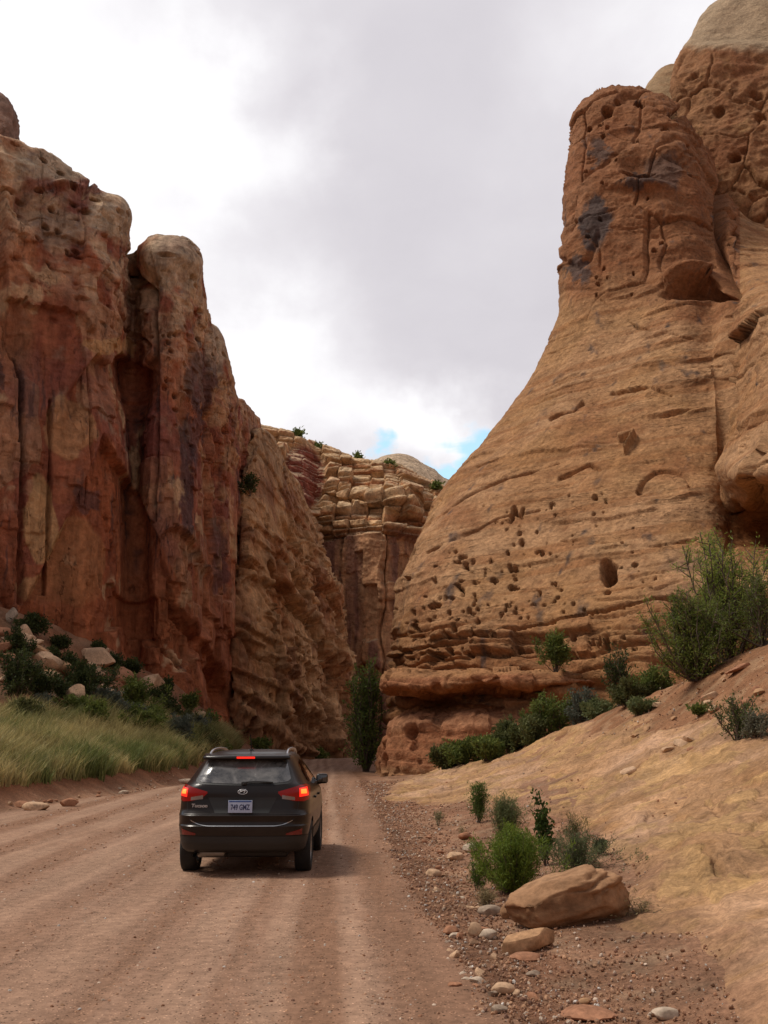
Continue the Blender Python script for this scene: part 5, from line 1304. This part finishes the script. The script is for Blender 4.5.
def build_car():
    root = empty('car', (-1.90, 13.86, Hs(-1.9, 14.7) + .014), math.radians(.6))
    tag(root, 'dark brown compact SUV driving up the dirt road with its brake lights on', 'car')
    def loft(zs, name, mat):
        rings = []
        for z in zs:
            xs, ys = contour(z)
            rx = np.concatenate([xs, -xs[-2:0:-1]]); ry_ = np.concatenate([ys, ys[-2:0:-1]])
            rings.append(np.stack([rx, ry_, np.full(len(rx), z)], 1))
        n = len(rings[0]); V = np.concatenate(rings); Fc = []
        for k in range(len(zs) - 1):
            for i in range(n):
                j = (i + 1) % n; Fc.append((k * n + i, k * n + j, (k + 1) * n + j, (k + 1) * n + i))
        Fc.append(tuple(range(n - 1, -1, -1))); Fc.append(tuple((len(zs) - 1) * n + i for i in range(n)))
        return new_mesh(name, V, Fc, mat, parent=root)
    zb = sorted(set(list(np.round(np.linspace(.548, 1.652, 72), 4)) + [.545, .665, .685, .80, .825]))
    body = loft(zb, 'body', C_['paint'])
    clad = loft(list(np.linspace(.325, .540, 12)), 'lower_bumper', C_['plastic'])
    # wheel openings
    cutters = []
    for y in (.86, 3.50):
        for s in (-1, 1):
            N = 48; V = []; 
            for x in (.58, 1.2):
                for k in range(N):
                    a = 2 * math.pi * k / N; V.append((s * x, y + .395 * math.cos(a), .35 + .395 * math.sin(a)))
            Fc = [tuple(range(N)), tuple(range(2 * N - 1, N - 1, -1))] + [(k, k + N, (k + 1) % N + N, (k + 1) % N) for k in range(N)]
            if s > 0: Fc = [f for f in Fc]
            c = new_mesh('cutter', V, Fc, None, smooth=False)
            import bmesh
            bm = bmesh.new(); bm.from_mesh(c.data); bmesh.ops.recalc_face_normals(bm, faces=bm.faces); bm.to_mesh(c.data); bm.free()
            cutters.append(c)
    import bmesh
    for o in (body, clad):
        bm = bmesh.new(); bm.from_mesh(o.data); bmesh.ops.recalc_face_normals(bm, faces=bm.faces); bm.to_mesh(o.data); bm.free()
        for c in cutters:
            # cutters live in world space at the origin; the body does too before its parent moves it
            c.parent = root
            md = o.modifiers.new('b', 'BOOLEAN'); md.operation = 'DIFFERENCE'; md.object = c; md.solver = 'EXACT'
    bpy.context.view_layer.update()
    dg = bpy.context.evaluated_depsgraph_get()
    for o in (body, clad):
        me = bpy.data.meshes.new_from_object(o.evaluated_get(dg)); o.modifiers.clear(); o.data = me
        me.polygons.foreach_set('use_smooth', np.ones(len(me.polygons), bool))
        try: me.set_sharp_from_angle(angle=math.radians(38))
        except Exception: pass
    for c in cutters: bpy.data.objects.remove(c)
    def patch(name, afun, zfun, nu, nv, off, mat, parent=root, closed=False):
        """patch that lies on the body: afun(u) -> arc position, zfun(a, v) -> height"""
        V = []
        for i in range(nu + 1):
            u = i / nu
            for j in range(nv + 1):
                v = j / nv
                a, z = afun(u, v), None
                z = zfun(u, v)
                x, y = arc_point(z, a); x2, y2 = arc_point(z, a + .01); xz, yz = arc_point(z + .01, a)
                t1 = np.array([x2 - x, y2 - y, 0]); t2 = np.array([xz - x, yz - y, .01])
                n = np.cross(t1, t2); n /= np.linalg.norm(n) + 1e-9
                V.append(np.array([x, y, z]) + n * off)
        Fc = grid_faces(nu + 1, nv + 1, flip=False)
        return new_mesh(name, V, Fc[:, ::-1].copy(), mat, parent=parent)
    def strip(name, pts, wdt, off, mat, parent=root):
        """narrow ribbon over points given as (arc, z)"""
        pts = np.array(pts, float); V = []
        T = np.gradient(pts, axis=0); T /= np.linalg.norm(T, axis=1)[:, None]; Nn = np.stack([-T[:, 1], T[:, 0]], 1)
        for p, n in zip(pts, Nn):
            for s in (-.5, .5):
                q = p + n * wdt * s; x, y = arc_point(q[1], q[0]); x2, y2 = arc_point(q[1], q[0] + .01); xz, yz = arc_point(q[1] + .01, q[0])
                nn = np.cross([x2 - x, y2 - y, 0], [xz - x, yz - y, .01]); nn /= np.linalg.norm(nn)
                V.append(np.array([x, y, q[1]]) + nn * off)
        Fc = np.array([(2 * i, 2 * i + 1, 2 * i + 3, 2 * i + 2) for i in range(len(pts) - 1)])
        return new_mesh(name, V, Fc, mat, parent=parent, smooth=True)
    def box(name, c, s, mat, parent=root, bev=.01, rot=None):
        bm = bmesh.new(); bmesh.ops.create_cube(bm, size=1.0)
        for v in bm.verts: v.co = Vector((v.co.x * s[0], v.co.y * s[1], v.co.z * s[2]))
        bmesh.ops.bevel(bm, geom=list(bm.edges), offset=bev, segments=3, profile=.6, affect='EDGES')
        if rot: bmesh.ops.rotate(bm, verts=bm.verts, cent=(0, 0, 0), matrix=Matrix.Rotation(rot[0], 3, rot[1]))
        for v in bm.verts: v.co += Vector(c)
        me = bpy.data.meshes.new(name); bm.to_mesh(me); bm.free(); me.materials.append(mat)
        me.polygons.foreach_set('use_smooth', np.ones(len(me.polygons), bool))
        o = bpy.data.objects.new(name, me); sc.collection.objects.link(o); o.parent = parent; return o
    # ---- rear window with black surround
    def hw(v, b, t): 
        w = b + (t - b) * v
        return w - .10 * (max(0, .18 - v) / .18) ** 2 - .05 * (max(0, v - .85) / .15) ** 2
    patch('window_surround', lambda u, v: (2 * u - 1) * hw(v, .70, .60), lambda u, v: 1.185 + .345 * v + .018 * (2 * u - 1) ** 2 * (1 - v), 30, 16, .003, C_['plastic'])
    rw = patch('rear_window', lambda u, v: (2 * u - 1) * hw(v, .655, .575), lambda u, v: 1.205 + .305 * v + .018 * (2 * u - 1) ** 2 * (1 - v), 30, 16, .007, C_['glass'])
    # ---- dark number plate recess and hatch seams
    patch('plate_recess', lambda u, v: (2 * u - 1) * (.36 + .10 * v), lambda u, v: .832 + .20 * v, 20, 8, .003, C_['plastic'])
    strip('hatch_seam', [(-.76, 1.0), (-.755, .92), (-.74, .86), (-.70, .76), (-.62, .70)] + [(a, .675) for a in np.linspace(-.52, .52, 15)] + [(.62, .70), (.70, .76), (.74, .86), (.755, .92), (.76, 1.0)], .008, .0025, C_['plastic'])
    strip('bumper_trim', [(a, .668 + 1.1 * max(0, abs(a) - .42) ** 2) for a in np.linspace(-.68, .68, 40)], .008, .006, C_['silver'])
    patch('spare_step', lambda u, v: (2 * u - 1) * .80, lambda u, v: .812 + .010 * v, 24, 2, .006, C_['paint'])
    # ---- tail lights
    for s in (-1, 1):
        A0, A1 = .475, 1.20
        hi = lambda a: np.interp(a, [.475, .62, .80, .98, 1.20], [1.105, 1.145, 1.185, 1.195, 1.16])
        lo = lambda a: np.interp(a, [.475, .55, .68, .85, 1.0, 1.20], [1.085, 1.02, .985, .975, 1.0, 1.13])
        fl = lambda u: A0 + (A1 - A0) * u
        tl = patch('tail_light', lambda u, v: s * fl(u), lambda u, v: float(lo(fl(u)) + (hi(fl(u)) - lo(fl(u))) * v), 26, 8, .008 , C_['red'])
        g2 = lambda u: .765 + .20 * u
        patch('lit_lens', lambda u, v: s * g2(u), lambda u, v: 1.05 + .11 * v - .015 * (1 - u), 8, 6, .013, C_['lit'], tl)
        g3 = lambda u: .79 + .12 * u
        patch('bulb', lambda u, v: s * g3(u), lambda u, v: 1.075 + .055 * v, 5, 4, .017, C_['hot'], tl)
        g4 = lambda u: .53 + .17 * u
        patch('clear_lens', lambda u, v: s * g4(u), lambda u, v: 1.0 + .012 - .02 * u + (.05 - .008 * u) * v, 6, 3, .013, C_['clear'], tl)
        g5 = lambda u: .60 + .24 * u
        patch('reflector', lambda u, v: s * g5(u), lambda u, v: .556 + .08 * v * (.30 + .70 * u) , 8, 3, .006, C_['redoff'])
    # ---- spoiler with the high brake light
    V = []; xs = np.linspace(-.60, .60, 25)
    for x in xs:
        e = .10 * (abs(x) / .6) ** 3
        V += [(x, .335 + e, 1.522), (x, .325 + e, 1.548), (x, .36 + e, 1.575), (x, .62, 1.603), (x, .62, 1.57)]
    Fc = []
    for i in range(24):
        for k in range(5): Fc.append((i * 5 + k, i * 5 + (k + 1) % 5, (i + 1) * 5 + (k + 1) % 5, (i + 1) * 5 + k))
    Fc += [(4, 3, 2, 1, 0), tuple(120 + k for k in range(5))]
    sp_ = new_mesh('spoiler', V, Fc, C_['paint'], parent=root)
    bm = bmesh.new(); bm.from_mesh(sp_.data); bmesh.ops.recalc_face_normals(bm, faces=bm.faces); bm.to_mesh(sp_.data); bm.free()
    box('high_brake_light', (0, .327, 1.548), (.25, .02, .026), C_['lit'], sp_, .004)
    # ---- wiper
    def tube_o(name, pts, r, mat, parent=root, sides=10):
        pts = np.array(pts, float); v, f = tubes(catmull(pts, [6] * (len(pts) - 1))[None], r, r, sides)
        return new_mesh(name, v, f, mat, parent=parent)
    def rearp(x, z, off): 
        _, y = arc_point(z, x); return (x, float(y) - off, z)
    wp = tube_o('wiper', [rearp(0, 1.20, .02), rearp(.03, 1.228, .035), rearp(.2, 1.236, .035), rearp(.40, 1.226, .03)], .011, C_['plastic'])
    box('wiper_pivot', rearp(.01, 1.215, .02), (.07, .04, .045), C_['plastic'], wp, .012)
    # ---- emblem: slanted H in an oval ring
    t = np.linspace(0, 2 * math.pi, 33)
    ring = np.array([rearp(.062 * math.cos(a), 1.105 + .030 * math.sin(a), .012) for a in t])
    em = new_mesh('emblem', *tubes(ring[None], .0055, .0055, 8), C_['chrome'], parent=root)
    for pts in ([(-.040, 1.09), (-.030, 1.118), (-.018, 1.140)], [(.018, 1.09), (.030, 1.112), (.040, 1.140)], [(-.03, 1.108), (0, 1.118), (.03, 1.122)]):
        tube_o('emblem_bar', [rearp(x, z, .013) for x, z in pts], .0065, C_['chrome'], em, 8)
    def text(name, body_, size, loc, mat, parent, shear=0, ext=.002, bold=0.0, sx=1):
        cu = bpy.data.curves.new(name, 'FONT'); cu.body = body_; cu.size = size; cu.extrude = ext; cu.shear = shear; cu.offset = bold
        cu.align_x = 'CENTER'; cu.align_y = 'CENTER'; cu.materials.append(mat)
        o = bpy.data.objects.new(name, cu); sc.collection.objects.link(o)
        bpy.context.view_layer.update(); me = bpy.data.meshes.new_from_object(o.evaluated_get(bpy.context.evaluated_depsgraph_get()))
        bpy.data.objects.remove(o); o = bpy.data.objects.new(name, me); sc.collection.objects.link(o)
        o.parent = parent; o.location = loc; o.rotation_euler = (math.pi / 2, 0, 0); o.scale = (sx, 1, 1); return o
    bd = text('badge', 'Tucson', .062, (0, 0, 0), C_['chrome'], root, .15, .004, .0012, 1.25)
    x0, y0 = arc_point(.925, -.575); bd.location = (float(x0), float(y0) - .012, .925); bd.rotation_euler = (math.pi / 2, 0, math.radians(-13))
    # ---- number plate
    py_ = float(arc_point(.835, 0)[1]) - .012
    pl = box('number_plate', (-.02, py_, .918), (.322, .008, .160), C_['plate'], root, .003)
    box('plate_frame', (-.02, py_ + .004, .918), (.335, .008, .174), C_['plastic'], pl, .003)
    box('plate_band', (-.02, py_ - .0042, .984), (.30, .002, .020), C_['blue'], pl, .0004)
    text('plate_characters', '749 GMZ', .098, (-.02, py_ - .006, .906), C_['ink'], pl, 0, .001, .0022, .66)
    # ---- roof rails, antenna
    for s in (-1, 1):
        tube_o('roof_rail', [(s * .545, .60, 1.55), (s * .54, .70, 1.605), (s * .535, .90, 1.645), (s * .535, 1.5, 1.665), (s * .535, 2.1, 1.65), (s * .53, 2.3, 1.62), (s * .53, 2.38, 1.58)], .019, C_['silver'])
    an = tube_o('antenna', [(0, .95, 1.63), (0, .90, 1.72), (0, .80, 1.86)], .007, C_['plastic'])
    box('antenna_base', (0, .96, 1.645), (.05, .10, .03), C_['plastic'], an, .01)
    # ---- side glass, seams, handles, mirrors
    def sidepatch(name, s, y0f, y1f, zl, zh, mat, off=.004, nu=14, nv=8):
        V = []
        for i in range(nu + 1):
            for j in range(nv + 1):
                v = j / nv; 
                yy0, yy1 = y0f(v), y1f(v); y = yy0 + (yy1 - yy0) * i / nu; z = zl(y) + (zh(y) - zl(y)) * v
                V.append((s * (side_x(z, y) + off), y, z))
        return new_mesh(name, V, grid_faces(nu + 1, nv + 1), mat, parent=root)
    top = lambda y: float(np.interp(y, [.6, 1.0, 1.6, 2.3, 2.75, 3.1], [1.40, 1.48, 1.53, 1.52, 1.35, 1.12])); bot = lambda y: float(np.interp(y, [.6, 1.0, 2.0, 3.1], [1.30, 1.19, 1.13, 1.09]))
    for s in (-1, 1):
        sidepatch('quarter_window', s, lambda v: .78, lambda v: 1.12, bot, top, C_['glass_clean'])
        sidepatch('rear_door_window', s, lambda v: 1.17, lambda v: 1.88, bot, top, C_['glass_clean'])
        sidepatch('front_door_window', s, lambda v: 1.97, lambda v: 2.92, bot, top, C_['glass_clean'])
        for y in (1.08, 1.93, 2.98):
            sidepatch('door_seam', s, lambda v: y - .004, lambda v: y + .004, lambda yy: .60, lambda yy: 1.12, C_['plastic'], .002, 1, 14)
        for y in (1.25, 2.12):
            box('door_handle', (s * (side_x(.98, y) + .015), y + .05, .985), (.035, .18, .03), C_['paint'], root, .012)
        mi = box('mirror', (s * .935, 2.72, 1.185), (.19, .13, .155), C_['paint'], root, .05)
        box('mirror_glass', (s * .94, 2.648, 1.185), (.15, .01, .105), C_['glass_clean'], mi, .003)
        box('mirror_arm', (s * .86, 2.74, 1.12), (.12, .05, .045), C_['plastic'], mi, .015)
        sidepatch('sill_cladding', s, lambda v: 1.28, lambda v: 3.08, lambda y: .34, lambda y: .56, C_['plastic'], .012)
    # windscreen
    V = []
    for i in range(13):
        for j in range(7):
            z = 1.18 + .36 * j / 6; w, f = np.interp(z, ZK, WK), np.interp(z, ZK, FK); x = (i / 6 - 1) * w * .82
            xs_, ys_ = contour(z); k0 = 50; y = float(np.interp(abs(x), xs_[::-1][:25], ys_[::-1][:25])); V.append((x, y + .006, z))
    new_mesh('windscreen', V, grid_faces(13, 7), C_['glass_clean'], parent=root)
    # ---- wheels
    for y in (.86, 3.50):
        for s in (-1, 1):
            prof = [(-.10, .235), (-.112, .29), (-.108, .325), (-.085, .346), (-.04, .352), (.04, .352), (.085, .346), (.108, .325), (.112, .29), (.10, .235)]
            N = 48; V = []; Fc = []
            for k in range(N):
                a = 2 * math.pi * k / N
                for (x, r) in prof: V.append((x, r * math.cos(a), r * math.sin(a)))
            m = len(prof)
            for k in range(N):
                for q in range(m): Fc.append((k * m + q, k * m + (q + 1) % m, ((k + 1) % N) * m + (q + 1) % m, ((k + 1) % N) * m + q))
            wh = new_mesh('wheel', V, Fc, C_['rubber'], parent=root); wh.location = (s * .785, y, .352)
            V = []; Fc = []; prof2 = [(.095, .236), (.085, .215), (.02, .20), (-.09, .205), (-.095, .236)]
            for k in range(N):
                a = 2 * math.pi * k / N
                for (x, r) in prof2: V.append((s * x, r * math.cos(a), r * math.sin(a)))
            for k in range(N):
                for q in range(4): Fc.append((k * 5 + q, k * 5 + q + 1, ((k + 1) % N) * 5 + q + 1, ((k + 1) % N) * 5 + q))
            b0 = len(V)
            for k in range(5):   # five spokes
                a = 2 * math.pi * k / 5
                for (r, hw_, x) in ((.03, .035, .085), (.22, .028, .07)):
                    for sgn in (-1, 1):
                        for xx in (x, x - .035):
                            V.append((s * xx, r * math.cos(a) - sgn * hw_ * math.sin(a), r * math.sin(a) + sgn * hw_ * math.cos(a)))
                o_ = b0 + k * 8
                Fc += [(o_, o_ + 2, o_ + 6, o_ + 4), (o_ + 1, o_ + 5, o_ + 7, o_ + 3), (o_, o_ + 4, o_ + 5, o_ + 1), (o_ + 2, o_ + 3, o_ + 7, o_ + 6)]
            b1 = len(V)
            for k in range(16):
                a = 2 * math.pi * k / 16; V.append((s * .09, .06 * math.cos(a), .06 * math.sin(a)))
            Fc.append(tuple(range(b1, b1 + 16)))
            new_mesh('rim', V, Fc, C_['rim'], parent=wh)
    box('underbody', (0, 2.1, .31), (1.16, 3.3, .16), C_['plastic'], root, .03)
    box('rear_axle', (0, .86, .34), (1.3, .10, .09), C_['plastic'], root, .03)
    box('muffler', (-.42, .42, .31), (.38, .34, .13), C_['exhaust'], root, .05)
    tube_o('exhaust_pipe', [(-.60, .40, .31), (-.61, .20, .305), (-.61, .10, .30)], .030, C_['exhaust'])
    return root
build_car()
